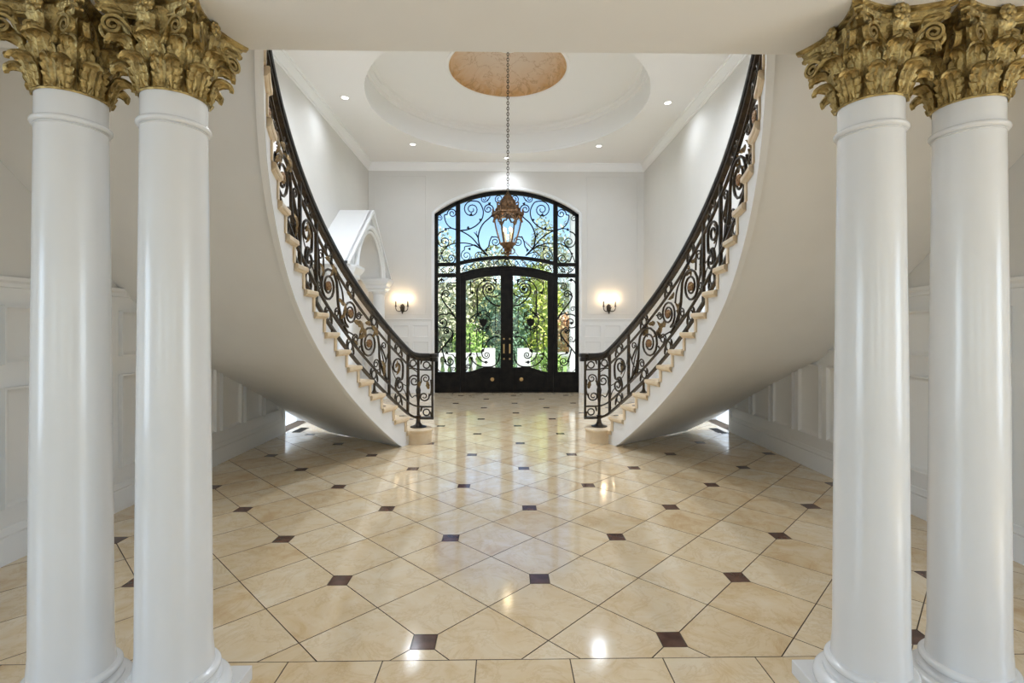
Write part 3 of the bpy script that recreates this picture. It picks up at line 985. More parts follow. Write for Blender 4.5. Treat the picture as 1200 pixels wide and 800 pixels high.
    part('bottom_rail', flat(0.100, 0.132, 0.016, NE, NT), M['iron'], rl)
    def bar(n, h0, h1, w=0.0135):
        t, nr = frame(n); a = Vector(RP(n, h0)); b = Vector(RP(n, h1))
        mb = MB()
        q = [t * -w + nr * -w, t * w + nr * -w, t * w + nr * w, t * -w + nr * w]
        mb.loft([[a + d for d in q], [b + d for d in q]])
        return mb
    narrow = [(1.42, 2.91), (8.90, 10.33), (16.32, 17.78)]
    for a, b in narrow:
        for n in (a, b):
            part('bar', bar(n, 0.115, 0.88), M['iron'], rl)
    part('bar', bar(NE + 0.05, 0.115, 0.88), M['iron'], rl)
    # shared ornaments
    if s < 0:
        lm = MB(); rings = []
        for j in range(13):
            v = j / 12
            w = 0.030 * (sin(pi * min(1, v * 0.93 + 0.07)) ** 0.8) * (0.62 + 0.38 * abs(sin(pi * (v * 3 + 0.1)))) + 0.002
            y = 0.010 + 0.018 * sin(pi * v) - 0.012 * v
            x = -0.060 + 0.120 * v
            rings.append([(x, y + 0.004, -w), (x, y + 0.010, -w * 0.4), (x, y + 0.006, 0), (x, y + 0.010, w * 0.4), (x, y + 0.004, w), (x, y - 0.006, 0)])
        lm.loft(rings)
        leaf_me = lm.mesh('gilt_leaf', M['gold_leaf'], 50)
        rm = MB()
        for k in range(7):
            a = 2 * pi * k / 7
            q = MB().lathe([(0.0005, -0.003), (0.011, -0.001), (0.013, 0.003), (0.008, 0.008), (0.0005, 0.009)], (0, 0, 0), 8)
            rm.add([(0.019 * cos(a) + p[0], -p[2] - 0.002, 0.019 * sin(a) + p[1]) for p in q.v], q.f)
            q = MB().lathe([(0.0005, -0.003), (0.011, -0.001), (0.013, 0.003), (0.008, 0.008), (0.0005, 0.009)], (0, 0, 0), 8)
            rm.add([(0.019 * cos(a + .4) + p[0], p[2] + 0.002, 0.019 * sin(a + .4) + p[1]) for p in q.v], q.f)
        rm.sphere((0, 0, 0), 0.014, 10, 8)
        ros_me = rm.mesh('rosette', M['rosette'], 60)
    org = Vector(rl.location)
    def place(name, me, n, z, rot=0.0, sc=1.0, off=0.0):
        t, nr = frame(n)
        p = plan(n); c = Vector(X((p[0], p[1], z))) + nr * off
        zz = Vector((0, 0, 1))
        ax = t * cos(rot) + zz * sin(rot); az = -t * sin(rot) + zz * cos(rot)
        m = Matrix((ax, nr, az)).transposed().to_4x4() @ Matrix.Scale(sc, 4)
        m.translation = c - org
        o = link(name, me, rl); o.matrix_local = m
        return o
    def A(n): return n * PITCH
    def Z(n, h): return RS * nb(n) + h
    def scroll(pts, r=0.010, taper=True, sides=6):
        p3 = [AZ(a, z) for a, z in pts]
        part('scroll', MB().tube(p3, r * 1.3, sides, (lambda t: 1.0 - 0.35 * t) if taper else None), M['iron'], rl, smooth=60)
    def nh(lst): return [(A(n), Z(n, h)) for n, h in lst]
    def spir(nc, hc, r0, r1, a0, turns, d, stem=(), r=0.010):
        sp_ = spiral(A(nc), Z(nc, hc), r0, r1, a0, turns, d)
        st_ = nh(stem)
        pts = catmull(st_ + sp_[:2], 6)[:-6] + sp_ if len(st_) >= 1 else sp_
        scroll(pts, r)
    def ring(n, h, r=0.047):
        c = [(A(n) + r * cos(2 * pi * k / 16), Z(n, h) + r * sin(2 * pi * k / 16)) for k in range(17)]
        p3 = [AZ(a, z) for a, z in c]
        part('ring', MB().tube(p3, 0.0095, 6), M['iron'], rl, smooth=60)
        for sg in (-1, 1):
            q = [(A(n) + sg * 0.052, Z(n, h) + sg * 0.035 + 0.045), (A(n) + sg * 0.066, Z(n, h) + sg * 0.046), (A(n) + sg * 0.075, Z(n, h) + sg * 0.05 - 0.045)]
            part('collar', MB().tube([AZ(a, z) for a, z in catmull(q, 3)], 0.009, 6, lambda t: 0.5 + sin(pi * t)), M['iron'], rl, smooth=60)
    UP = atan2(RS, PITCH)
    for a, b in narrow:
        m = (a + b) / 2
        # S scroll: large hook above, small spiral below
        spir(m + 0.10, 0.585, 0.118, 0.030, 185, 1.45, -1, stem=[(m + 0.16, 0.33), (m - 0.02, 0.43), (m - 0.30, 0.50)], r=0.0125)
        spir(m - 0.10, 0.375, 0.088, 0.020, 10, 1.5, -1, stem=[(m - 0.12, 0.47), (m + 0.10, 0.44)], r=0.0115)
        scroll(catmull(nh([(a + 0.05, 0.46), (m + 0.1, 0.415), (m + 0.45, 0.47), (b - 0.05, 0.62)]), 6), 0.005)
        scroll(catmull(nh([(a + 0.06, 0.30), (a + 0.2, 0.36), (m - 0.3, 0.38)]), 5), 0.006)
        place('gilt_leaf', leaf_me, m + 0.10, Z(m + 0.1, 0.545), -pi / 2 + 0.2, 1.05)
        place('gilt_leaf', leaf_me, m + 0.20, Z(m + 0.2, 0.60), pi / 2 + 0.5, 0.8)
        ring(m, 0.809); ring(m, 0.194)
    for w0 in (2.91, 10.33):
        # three running spirals between the narrow panels
        spir(w0 + 1.62, 0.485, 0.205, 0.034, 185, 2.35, -1, stem=[(w0 + 0.12, 0.29), (w0 + 0.42, 0.33), (w0 + 0.75, 0.44)], r=0.012)
        spir(w0 + 3.13, 0.545, 0.150, 0.034, -70, 2.2, 1, stem=[(w0 + 4.35, 0.30), (w0 + 3.95, 0.29), (w0 + 3.5, 0.35)], r=0.011)
        spir(w0 + 4.95, 0.475, 0.190, 0.034, 190, 2.35, -1, stem=[(w0 + 3.35, 0.30), (w0 + 3.75, 0.33), (w0 + 4.1, 0.43)], r=0.012)
        # small curls
        spir(w0 + 1.05, 0.345, 0.058, 0.016, 170, 1.4, -1, stem=[(w0 + 0.70, 0.285)], r=0.008)
        spir(w0 + 2.72, 0.345, 0.062, 0.016, 10, 1.4, 1, stem=[(w0 + 2.35, 0.33), (w0 + 2.5, 0.28), (w0 + 2.85, 0.29)], r=0.008)
        spir(w0 + 2.45, 0.655, 0.055, 0.015, 10, 1.3, -1, stem=[(w0 + 2.2, 0.70)], r=0.008)
        spir(w0 + 4.25, 0.345, 0.055, 0.016, 170, 1.4, -1, stem=[(w0 + 3.95, 0.285)], r=0.008)
        spir(w0 + 5.60, 0.64, 0.06, 0.016, 200, 1.4, -1, stem=[(w0 + 5.35, 0.55)], r=0.008)
        spir(w0 + 0.42, 0.66, 0.055, 0.015, -60, 1.3, 1, stem=[(w0 + 0.25, 0.52)], r=0.008)
        spir(w0 + 5.72, 0.335, 0.05, 0.015, 120, 1.3, 1, stem=[(w0 + 5.80, 0.45)], r=0.008)
        # stems running between
        scroll(catmull(nh([(w0 + 0.10, 0.62), (w0 + 0.35, 0.45), (w0 + 0.62, 0.36), (w0 + 1.0, 0.28)]), 6), 0.007)
        scroll(catmull(nh([(w0 + 0.25, 0.30), (w0 + 0.50, 0.50), (w0 + 0.95, 0.68), (w0 + 1.6, 0.735)]), 6), 0.007)
        scroll(catmull(nh([(w0 + 2.30, 0.50), (w0 + 2.45, 0.40), (w0 + 2.9, 0.36), (w0 + 3.5, 0.30)]), 6), 0.009)
        scroll(catmull(nh([(w0 + 3.70, 0.55), (w0 + 3.85, 0.66), (w0 + 4.3, 0.715), (w0 + 4.9, 0.73)]), 6), 0.008)
        scroll(catmull(nh([(w0 + 5.72, 0.42), (w0 + 5.75, 0.58), (w0 + 5.82, 0.68), (w0 + 5.92, 0.73)]), 6), 0.008)
        for dn, hh in ((1.62, 0.485), (3.13, 0.545), (4.95, 0.475)):
            place('rosette', ros_me, w0 + dn, Z(w0 + dn, hh), 0.3, 1.5)
        for dn, hh, rt, scl in ((2.62, 0.53, UP - 0.2, 1.3), (2.12, 0.52, UP + pi + 0.2, 1.2), (1.30, 0.66, UP + 1.5, 0.9), (4.75, 0.66, UP + 1.5, 0.9), (4.0, 0.50, UP, 1.0), (1.25, 0.70, UP + 0.2, 1.3), (1.75, 0.69, UP + pi - 0.5, 1.0), (2.35, 0.54, UP + 1.3, 1.15), (2.30, 0.46, UP - 1.2, 1.1), (0.55, 0.40, 1.35, 1.1), (0.50, 0.33, -1.7, 0.8), (3.75, 0.48, UP + 1.2, 1.2), (3.85, 0.40, UP - 1.5, 1.0), (3.3, 0.70, UP + pi, 1.0), (4.6, 0.705, UP + 0.2, 1.1), (5.1, 0.70, UP + pi - 0.4, 0.95), (5.6, 0.5, 1.3, 1.0), (2.75, 0.30, UP + 0.1, 0.7)):
            place('gilt_leaf', leaf_me, w0 + dn, Z(w0 + dn, hh), rt, scl)
        for dn in (1.22, 3.15, 4.95):
            ring(w0 + dn, 0.809); ring(w0 + dn, 0.194)
    # feet standing on the treads
    for n in (4.1, 7.55, 11.5, 15.1, 18.6):
        zt = RS * int(n + 0.13)
        t, nr = frame(n); p = plan(n); c = X((p[0], p[1], 0))
        mb = MB().lathe([(0.048, zt), (0.048, zt + 0.008), (0.030, zt + 0.014), (0.018, zt + 0.035), (0.014, zt + 0.06), (0.014, Z(n, 0.11))], (c[0], c[1], 0), 12, caps=True)
        part('foot', mb, M['iron'], rl, smooth=40)
    for n in (1.9, 2.8, 3.4, 5.5, 6.5):
        zt = RS * int(n + 0.13); p = plan(n); c = X((p[0], p[1], 0))
        mb = MB().box(c[0] - 0.03, c[0] + 0.03, c[1] - 0.016, c[1] + 0.016, zt, zt + 0.006)
        part('floor_bolt', mb, M['iron'], rl)
    # newel: baluster post on a round plate, disc, and scrolls at the flared end
    n = 0.80; p = plan(n); c = X((p[0], p[1], 0))
    mb = MB().lathe([(0.105, 0.181), (0.105, 0.190), (0.07, 0.197), (0.045, 0.215), (0.032, 0.24), (0.026, 0.28), (0.030, 0.315), (0.038, 0.33), (0.02, 0.335), (0.018, 0.5), (0.03, 0.62), (0.034, 0.66), (0.022, 0.70), (0.018, 0.75), (0.018, Z(n, 0.88))], (c[0], c[1], 0), 20)
    part('newel_post', mb, M['iron'], rl, smooth=40)
    mb = MB()
    q = plan(0.35); d = X((q[0], q[1], 0))
    mb.lathe([(0.001, 0.292), (0.08, 0.292), (0.09, 0.298), (0.09, 0.306), (0.08, 0.312), (0.001, 0.312)], (d[0], d[1], 0), 24)
    part('newel_disc', mb, M['iron'], rl, smooth=40)
    part('end_cap', MB().lathe([(0.001, 1.035), (0.05, 1.035), (0.055, 1.06), (0.052, 1.09), (0.066, 1.095), (0.066, 1.13), (0.05, 1.14), (0.001, 1.142)], (X((*plan(0.0), 0))[0], plan(0.0)[1], 0), 24), M['handrail'], rl, smooth=40)
    spir(1.0, 0.585, 0.085, 0.018, 20, 1.6, 1, stem=[(1.38, 0.45), (1.33, 0.52)], r=0.010)
    spir(0.50, 0.40, 0.07, 0.016, 160, 1.5, 1, stem=[(0.15, 0.62), (0.12, 0.5), (0.18, 0.42)], r=0.010)
    spir(0.42, 0.63, 0.065, 0.016, -30, 1.5, 1, stem=[(0.72, 0.42), (0.75, 0.52)], r=0.009)
    scroll(catmull(nh([(1.38, 0.44), (1.15, 0.36), (0.95, 0.40), (0.8, 0.36)]), 5), 0.007)
    scroll(catmull(nh([(1.36, 0.70), (1.1, 0.735), (0.8, 0.70)]), 5), 0.007)
    ring(0.38, 0.809, 0.042); ring(1.08, 0.809, 0.042); ring(0.38, 0.194, 0.042)
    place('gilt_leaf', leaf_me, 0.30, Z(0.3, 0.55), 1.4, 0.9)
    place('gilt_leaf', leaf_me, 0.75, Z(0.75, 0.55), -1.4, 0.8)

# ------------------------------------------------------------------ front door with sidelights and fanlight
KX = 51.05
def DX(u): return (u - 593.8) / KX
def DZ(v): return 1.45 + (386.0 - v) / KX
def sag(x, edge, mid, half): return mid - (mid - edge) * (x / half) ** 2
Y0, Y1 = YB + 0.04, YB + 0.13
N = 24
def lin(a, b, n=N): return [a + (b - a) * k / n for k in range(n + 1)]
fr = MB()
fr.box(-1.66, -1.585, Y0, Y1, 0, arch(1.66)).box(1.585, 1.66, Y0, Y1, 0, arch(1.66))
fr.strip(lin(-1.66, 1.66, 36), lambda x: arch(x) - 0.085, lambda x: arch(x), Y0, Y1)
for s in (-1, 1):
    a, b = sorted((s * 1.177, s * 1.075))
    fr.box(a, b, Y0, Y1, 0, arch(1.1) - 0.04)
    a, b = sorted((s * 1.59, s * 1.17))
    fr.box(a, b, Y0, Y1, 0, 0.47).box(a, b, Y0, Y1, 2.655, 2.745).box(a, b, Y0, Y1, 2.91, 2.99)
    # raised bottom panel of the sidelight
    fr.box(a + 0.06, b - 0.06, Y0 - 0.012, Y0, 0.12, 0.38)
fr.strip(lin(-1.08, 1.08), lambda x: sag(x, 2.94, 3.076, 1.07), lambda x: sag(x, 3.027, 3.154, 1.07), Y0, Y1)
fr.strip(lin(-1.08, 1.08), lambda x: sag(x, 2.753, 2.92, 1.07) - 0.075, lambda x: sag(x, 2.753, 2.92, 1.07), Y0 - 0.01, Y1)
fr.box(-1.66, 1.66, Y0, Y1 + 0.05, 0, 0.015)
door = struct('door_1', fr, M['door_iron'], 'black iron and glass arched front door with sidelights', bevel=0.006)
YG = YB + 0.085
def pane(xs, lo, hi, parent):
    part('pane', MB().strip(xs, lo, hi, YG, YG + 0.008), M['glass'], parent)
for s in (-1, 1):
    a, b = sorted((s * 1.585, s * 1.177))
    pane(lin(a, b, 2), lambda x: 0.47, lambda x: 2.66, door)
    pane(lin(a, b, 2), lambda x: 2.745, lambda x: 2.91, door)
    pane(lin(a, b, 8), lambda x: 2.99, lambda x: arch(x) - 0.08, door)
pane(lin(-1.075, 1.075), lambda x: sag(x, 2.753, 2.92, 1.07), lambda x: sag(x, 2.94, 3.076, 1.07), door)
pane(lin(-1.075, 1.075), lambda x: sag(x, 3.027, 3.154, 1.07), lambda x: arch(x) - 0.08, door)
def zg(x): return 2.70 - 0.14 * x * x
def zb(x):
    x = abs(x)
    if x > 0.45:
        t = (0.945 - x) / 0.495
        t = max(0, min(1, t)); return 0.47 + 0.118 * (t * t * (3 - 2 * t))
    return 0.588 - 0.02 * (0.45 - x) / 0.31
leaves = {}
for s in (-1, 1):
    lf = MB()
    top = lambda x: sag(x, 2.753, 2.92, 1.07) - 0.077
    a, b = sorted((s * 1.07, s * 0.945)); lf.strip(lin(a, b, 3), lambda x: 0.018, top, Y0 + 0.005, Y1 - 0.01)
    a, b = sorted((s * 0.143, s * 0.0015)); lf.strip(lin(a, b, 3), lambda x: 0.018, top, Y0 + 0.005, Y1 - 0.01)
    a, b = sorted((s * 0.945, s * 0.143))
    lf.strip(lin(a, b, 16), lambda x: 0.018, zb, Y0 + 0.005, Y1 - 0.01)
    lf.strip(lin(a, b, 16), zg, top, Y0 + 0.005, Y1 - 0.01)
    lf.strip(lin(a + 0.06, b - 0.06, 12), lambda x: 0.10, lambda x: zb(x) - 0.09, Y0 - 0.008, Y0 + 0.006)
    leaf = part('door_leaf', lf, M['door_iron'], door, bevel=0.004)
    leaves[s] = leaf
    pane(lin(a, b, 16), zb, zg, leaf)
    # brass: roundel, long plate with lever, two small roses
    def disc(mbx, x, z, r, t):
        q = MB().lathe([(0.0005, 0), (r, 0), (r, t * 0.6), (r * 0.7, t), (0.0005, t)], (0, 0, 0), 18)
        mbx.add([(x + p[0], Y0 + 0.005 - p[2], z + p[1]) for p in q.v], q.f); return mbx
    part('roundel', disc(MB(), s * 0.335, DZ(444.5), 0.052, 0.016), M['brass'], leaf, smooth=40)
    xh = s * 0.068
    hd = MB().box(xh - 0.017, xh + 0.017, Y0 - 0.006, Y0 + 0.006, DZ(414), DZ(403))
    hd.tube([(xh, Y0, DZ(405)), (xh, Y0 - 0.05, DZ(405.5)), (xh, Y0 - 0.055, DZ(409)), (xh, Y0 - 0.05, DZ(412)), (xh, Y0, DZ(412.5))], 0.009, 8)
    part('handle', hd, M['brass'], leaf, smooth=30)
    part('door_lock', disc(MB(), xh, DZ(397), 0.022, 0.02), M['brass'], leaf, smooth=40)
    part('door_lock', disc(MB(), xh, DZ(420.5), 0.022, 0.02), M['brass'], leaf, smooth=40)
part('astragal', MB().box(-0.012, 0.012, Y0 - 0.004, Y1 - 0.012, 0.016, 2.842), M['door_iron'], leaves[1])
# wrought iron scrollwork, drawn once for the left half and mirrored
YI = YB + 0.07
def dscroll(pts, r, parent, mirror=True, name='scroll', taper=True):
    for s in ((1, -1) if mirror else (1,)):
        par = parent(s) if callable(parent) else parent
        part(name, MB().tube([(s * x, YI, z) for x, z in pts], r * 1.3, 5, (lambda t: 1 - 0.3 * t) if taper else None), M['door_iron'], par, smooth=60)
def mk(ox, oy, k):
    return lambda lst: [(DX(ox + a / k), DZ(oy + b / k)) for a, b in lst]
T5 = mk(500, 215, 7.62)
def sp5(f, cx, cy, r0, r1, a0, turns, d, k=7.62):
    c = f([(cx, cy)])[0]; q = 1.0 / (k * KX)
    return spiral(c[0], c[1], r0 * q, r1 * q, a0, turns, d)
def put(f, stem, sp=None, r=0.012, parent=None, k=7.62):
    st_ = f(stem) if stem else []
    pts = []
    if sp:
        spp = sp5(f, *sp, k=k)
        pts = (catmull(st_ + spp[:2], 6)[:-6] + spp) if st_ else spp
    else:
        pts = catmull(st_, 6)
    dscroll(pts, r, parent or door)
def knot(f, pts, r=0.030, parent=None):
    for (a, b) in pts:
        x, z = f([(a, b)])[0]
        for s in (1, -1):
            par = parent(s) if callable(parent) else (parent or door)
            mb = MB()
            for k in range(3):
                aa = 2 * pi * k / 3 + a
                mb.sphere((s * x + 0.6 * r * cos(aa), YI, z + 0.6 * r * sin(aa)), r * 0.62, 6, 4)
            part('iron_leaf', mb, M['door_iron'], par, smooth=60)
put(T5, [(300, 415), (370, 405), (440, 370), (492, 310), (503, 235), (470, 165)], (400, 225, 80, 14, 70, 1.9, 1), 0.013)
put(T5, [(545, 640), (480, 570), (458, 490), (470, 415), (505, 350), (560, 300), (598, 255)], (548, 222, 48, 10, -10, 1.6, 1), 0.014)
put(T5, [(718, 105), (700, 150)], (645, 130, 46, 10, -20, 1.7, -1), 0.011)
put(T5, [(565, 110), (540, 150)], (510, 130, 34, 8, -10, 1.5, -1), 0.010)
put(T5, [(545, 640), (470, 560), (395, 475), (300, 418), (215, 392), (170, 345), (155, 280)], (225, 262, 46, 10, 190, 1.6, -1), 0.013)
put(T5, [(545, 640), (470, 575), (385, 535), (300, 527), (215, 540), (150, 590), (110, 670), (105, 700)], None, 0.012)
put(T5, [(470, 575), (430, 545), (390, 552), (340, 560)], (352, 640, 54, 10, 110, 1.7, 1), 0.011)
put(T5, [(545, 640), (510, 620)], (462, 645, 40, 9, 60, 1.6, 1), 0.010)
put(T5, [(520, 590), (550, 560), (562, 510), (580, 470)], (612, 515, 48, 10, 120, 1.7, -1), 0.012)
put(T5, [(460, 490), (440, 455), (420, 430)], None, 0.010)
put(T5, [(455, 470), (440, 440), (445, 420)], None, 0.008)
put(T5, [(150, 420), (110, 440), (92, 480)], (155, 515, 58, 10, 170, 1.7, 1), 0.012)
put(T5, [(265, 412), (220, 395), (165, 400)], None, 0.012)
put(T5, [(130, 640), (150, 690)], (215, 665, 48, 10, 200, 1.7, 1), 0.012)
put(T5, [(90, 280), (120, 270)], (112, 305, 26, 8, 80, 1.3, -1), 0.009)
knot(T5, [(478, 318), (368, 390), (560, 172), (530, 590), (380, 580), (165, 405), (130, 620), (395, 270), (590, 285)])
# frieze between the two arched bars
for k in range(6):
    x = -0.95 + k * 0.185
    zm = (sag(x, 2.753, 2.92, 1.07) + sag(x, 2.94, 3.076, 1.07)) / 2
    dscroll(spiral(x, zm - 0.01, 0.062, 0.016, 200 if k % 2 else -20, 1.3, 1 if k % 2 else -1), 0.008, door)
    dscroll(catmull([(x - 0.09, zm - 0.08), (x - 0.03, zm + 0.03), (x + 0.05, zm + 0.07), (x + 0.10, zm + 0.01)], 5), 0.008, door)
for xc in (-1.46, -1.29):
    dscroll(spiral(xc, 2.815, 0.062, 0.016, 60, 1.4, 1), 0.009, door)
dscroll(catmull([(-1.58, 2.90), (-1.50, 2.80), (-1.38, 2.76)], 5), 0.009, door)
dscroll(catmull([(-1.20, 2.90), (-1.25, 2.82), (-1.36, 2.76)], 5), 0.009, door)
# sidelights
T1 = mk(500, 310, 8.89); T3 = mk(500, 390, 10.0)
P1 = dict(k=8.89); P3 = dict(k=10.0)
put(T1, [(105, 230), (118, 180), (150, 150), (178, 165)], None, 0.012, **P1)
put(T1, [(300, 190), (265, 190)], (240, 228, 40, 9, 90, 1.6, 1), 0.012, **P1)
put(T1, [(290, 540), (230, 460), (175, 390), (148, 330)], (200, 305, 46, 9, 190, 1.6, -1), 0.014, **P1)
put(T1, [(300, 565), (272, 525), (225, 503)], (160, 600, 92, 12, 60, 1.6, 1), 0.014, **P1)
put(T1, [(255, 800), (268, 740), (262, 690)], (205, 690, 42, 9, 10, 1.6, 1), 0.013, **P1)
put(T1, [(108, 520), (108, 470)], (140, 460, 30, 8, 180, 1.4, -1), 0.009, **P1)
put(T1, [(298, 430), (280, 400)], (262, 430, 26, 7, 60, 1.4, 1), 0.009, **P1)
put(T3, [(310, 0), (270, 70), (220, 130), (170, 190), (112, 270)], None, 0.016, **P3)
put(T3, [(175, 190), (200, 290)], (268, 335, 58, 10, 165, 1.7, 1), 0.014, **P3)
put(T3, [(330, 300), (300, 260), (240, 250)], None, 0.011, **P3)
put(T3, [(112, 380), (130, 430), (160, 455)], None, 0.009, **P3)
put(T3, [(285, 460), (280, 410)], (310, 425, 26, 8, 150, 1.3, -1), 0.009, **P3)
put(T3, [(120, 60), (150, 110)], (180, 70, 36, 8, 230, 1.4, 1), 0.009, **P3)
knot(T1, [(155, 155), (160, 308), (158, 608), (210, 700)], 0.034)
knot(T3, [(215, 330), (215, 150), (230, 235)], 0.034)
# door leaves
LP = lambda s: leaves[-s]
put(T1, [(765, 430), (700, 415), (640, 370), (595, 310)], (650, 250, 72, 12, 200, 2.0, -1), 0.015, LP, **P1)
put(T1, [(765, 290), (740, 320), (690, 335), (620, 320)], None, 0.013, LP, **P1)
put(T1, [(520, 330), (525, 250), (560, 190), (620, 160), (680, 175), (725, 215)], None, 0.013, LP, **P1)
put(T1, [(525, 330), (522, 420), (525, 500), (500, 520), (450, 560), (440, 620)], None, 0.013, LP, **P1)
put(T1, [(455, 170), (452, 230), (462, 290), (500, 290)], None, 0.012, LP, **P1)
put(T1, [(470, 180), (520, 150), (600, 140), (720, 150)], None, 0.010, LP, **P1)
put(T1, [(700, 150), (720, 175), (715, 205)], None, 0.016, LP, **P1)
put(T1, None, (585, 590, 92, 76, 100, 0.97, 1), 0.012, LP, **P1)
put(T1, [(600, 470), (560, 490)], (555, 520, 26, 7, 90, 1.4, 1), 0.010, LP, **P1)
put(T1, [(600, 470), (625, 490)], (632, 520, 26, 7, 90, 1.4, -1), 0.010, LP, **P1)
put(T1, [(560, 720), (540, 690)], (545, 660, 24, 7, -80, 1.4, -1), 0.010, LP, **P1)
put(T1, [(610, 720), (630, 690)], (625, 660, 24, 7, -100, 1.4, 1), 0.010, LP, **P1)
put(T1, [(765, 690), (730, 690), (715, 720)], (735, 700, 20, 7, 180, 1.3, 1), 0.009, LP, **P1)
put(T3, [(500, 0), (505, 110), (500, 210)], None, 0.011, LP, **P3)
put(T3, [(583, -40), (585, 60), (585, 150)], None, 0.011, LP, **P3)
put(T3, [(660, -100), (655, 40), (655, 180)], None, 0.013, LP, **P3)
put(T1, [(530, 380), (528, 450), (530, 540)], None, 0.009, LP, **P1)
put(T1, [(716, 440), (716, 560), (716, 690)], None, 0.009, LP, **P1)
put(T3, [(850, 50), (790, 45), (730, 80), (690, 140), (665, 200), (640, 240)], None, 0.014, LP, **P3)
put(T3, [(640, 200), (650, 270), (680, 300)], (700, 260, 42, 9, -120, 1.5, 1), 0.012, LP, **P3)
put(T3, [(850, 240), (840, 320), (790, 385), (710, 400), (620, 390), (550, 345), (510, 290), (500, 240)], None, 0.014, LP, **P3)
put(T3, [(580, 230), (600, 290), (660, 340), (720, 345)], None, 0.013, LP, **P3)
put(T3, [(455, 445), (470, 420)], (487, 395, 30, 8, 200, 1.5, -1), 0.011, LP, **P3)
put(T3, [(455, 320), (480, 280), (520, 240), (560, 260)], None, 0.010, LP, **P3)
put(T3, [(850, 150), (800, 150), (760, 120)], None, 0.009, LP, **P3)
knot(T1, [(650, 250), (470, 290), (600, 160), (715, 160)], 0.036, LP)
knot(T3, [(655, 205), (510, 250), (520, 300), (690, 345)], 0.034, LP)
for s in (-1, 1):
    x = s * 0.545; z = DZ(377)
    sh = MB().prism([(x + a, z + b) for a, b in ((-0.085, 0.075), (-0.03, 0.062), (0, 0.09), (0.03, 0.062), (0.085, 0.075), (0.09, 0.0), (0.06, -0.07), (0, -0.12), (-0.06, -0.07), (-0.09, 0.0))], 'y', YI - 0.02, YI + 0.01)
    part('shield', sh, M['door_iron'], leaves[s], bevel=0.006)

# ------------------------------------------------------------------ arched niche with a gabled hood on the left wall
XN = -2.60
nm = MB()
ya, yb, yc = 7.98, 10.92, 9.45
zE, zA = 2.55, 3.70
niche = thing('niche_hood', 'white gabled hood over an arched niche on the left wall', 'niche', (-2.9, yc, 0))
# roof slopes
for a, b in ((ya, yc), (yb, yc)):
    d = 0.06
    poly = [(a, zE), (b, zA), (b, zA - d * 1.3), (a, zE - d)]
    part('roof_slope', MB().prism(poly, 'x', -WX, XN + 0.05), M['trim'], niche, bevel=0.004)
# gable face with arched opening
def gz(y): return zE - 0.06 + (zA - zE) * (1 - abs(y - yc) / (yc - ya)) - 0.02
hw = 0.95; zs = 2.50; ah = 0.86
def az(y):
    t = (y - yc) / hw
    return zs + ah * (1 - abs(t) ** 1.9) ** 0.6 if abs(t) < 1 else zs
ysn = [ya + 0.06 + (yb - ya - 0.12) * k / 48 for k in range(49)]
tmp = MB().strip(ysn, lambda y: min(az(y), gz(y) - 0.05) if abs(y - yc) < hw else zs - 0.06, gz, -(XN), -(XN) + 0.08)
mb = MB(); mb.add([(-p[1], p[0], p[2]) for p in tmp.v], tmp.f)
part('gable', mb, M['trim'], niche)
# archivolt
pth = [(yc - hw * cos(pi * k / 24), 0) for k in range(25)]
pts = [(XN + 0.03, y, az(y)) for y, _ in pth]
part('archivolt', MB().tube(pts, 0.05, 8), M['trim'], niche, smooth=60)
part('archivolt', MB().tube([(XN + 0.02, yc + (p[1] - yc) * 0.9, zs + (p[2] - zs) * 0.9) for p in pts], 0.03, 8), M['trim'], niche, smooth=60)
# curved back of the niche
rings = []
for k in range(25):
    y = yc - hw * cos(pi * k / 24); z = az(y)
    rings.append([(XN - 0.02, y, z), (-2.9, y, z - 0.05), (-WX + 0.01, yc + (y - yc) * 0.8, zs + (z - zs) * 0.75)])
mb = MB().loft(rings, closed=False)
part('vault', mb, M['trim'], niche, smooth=60)
# raking cornice
for a in (ya, yb):
    for off, w in ((0.0, 0.05), (0.09, 0.03)):
        poly = [(a, zE - off - w), (a, zE - off), (yc, zA - off), (yc, zA - off - w * 1.25)]
        part('raking_cornice', MB().prism(poly, 'x', XN, XN + 0.09 - off * 0.5), M['trim'], niche, bevel=0.004)
# impost blocks and half columns
for y in (yc - hw - 0.16, yc + hw + 0.16):
    prof = [(0.16, zs - 0.26), (0.16, zs - 0.22), (0.19, zs - 0.19), (0.19, zs - 0.14), (0.22, zs - 0.10), (0.25, zs - 0.04), (0.25, zs)]
    mb = MB()
    rings = [[(XN - 0.10 + r * a, y + r * b, z) for a, b in ((1, -1), (1, 1), (-1.2, 1), (-1.2, -1))] for r, z in prof]
    mb.loft(rings)
    part('impost', mb, M['trim'], niche, bevel=0.004)
    part('niche_column', MB().lathe([(0.001, 0), (0.17, 0), (0.17, 0.1), (0.135, 0.14), (0.13, 0.2), (0.115, zs - 0.32), (0.14, zs - 0.29), (0.14, zs - 0.26)], (XN - 0.10, y, 0), 28), M['trim'], niche, smooth=35)
part('niche_wall', MB().box(-WX + 0.001, -WX + 0.03, yc - hw - 0.1, yc + hw + 0.1, 0, zs), M['trim'], niche)

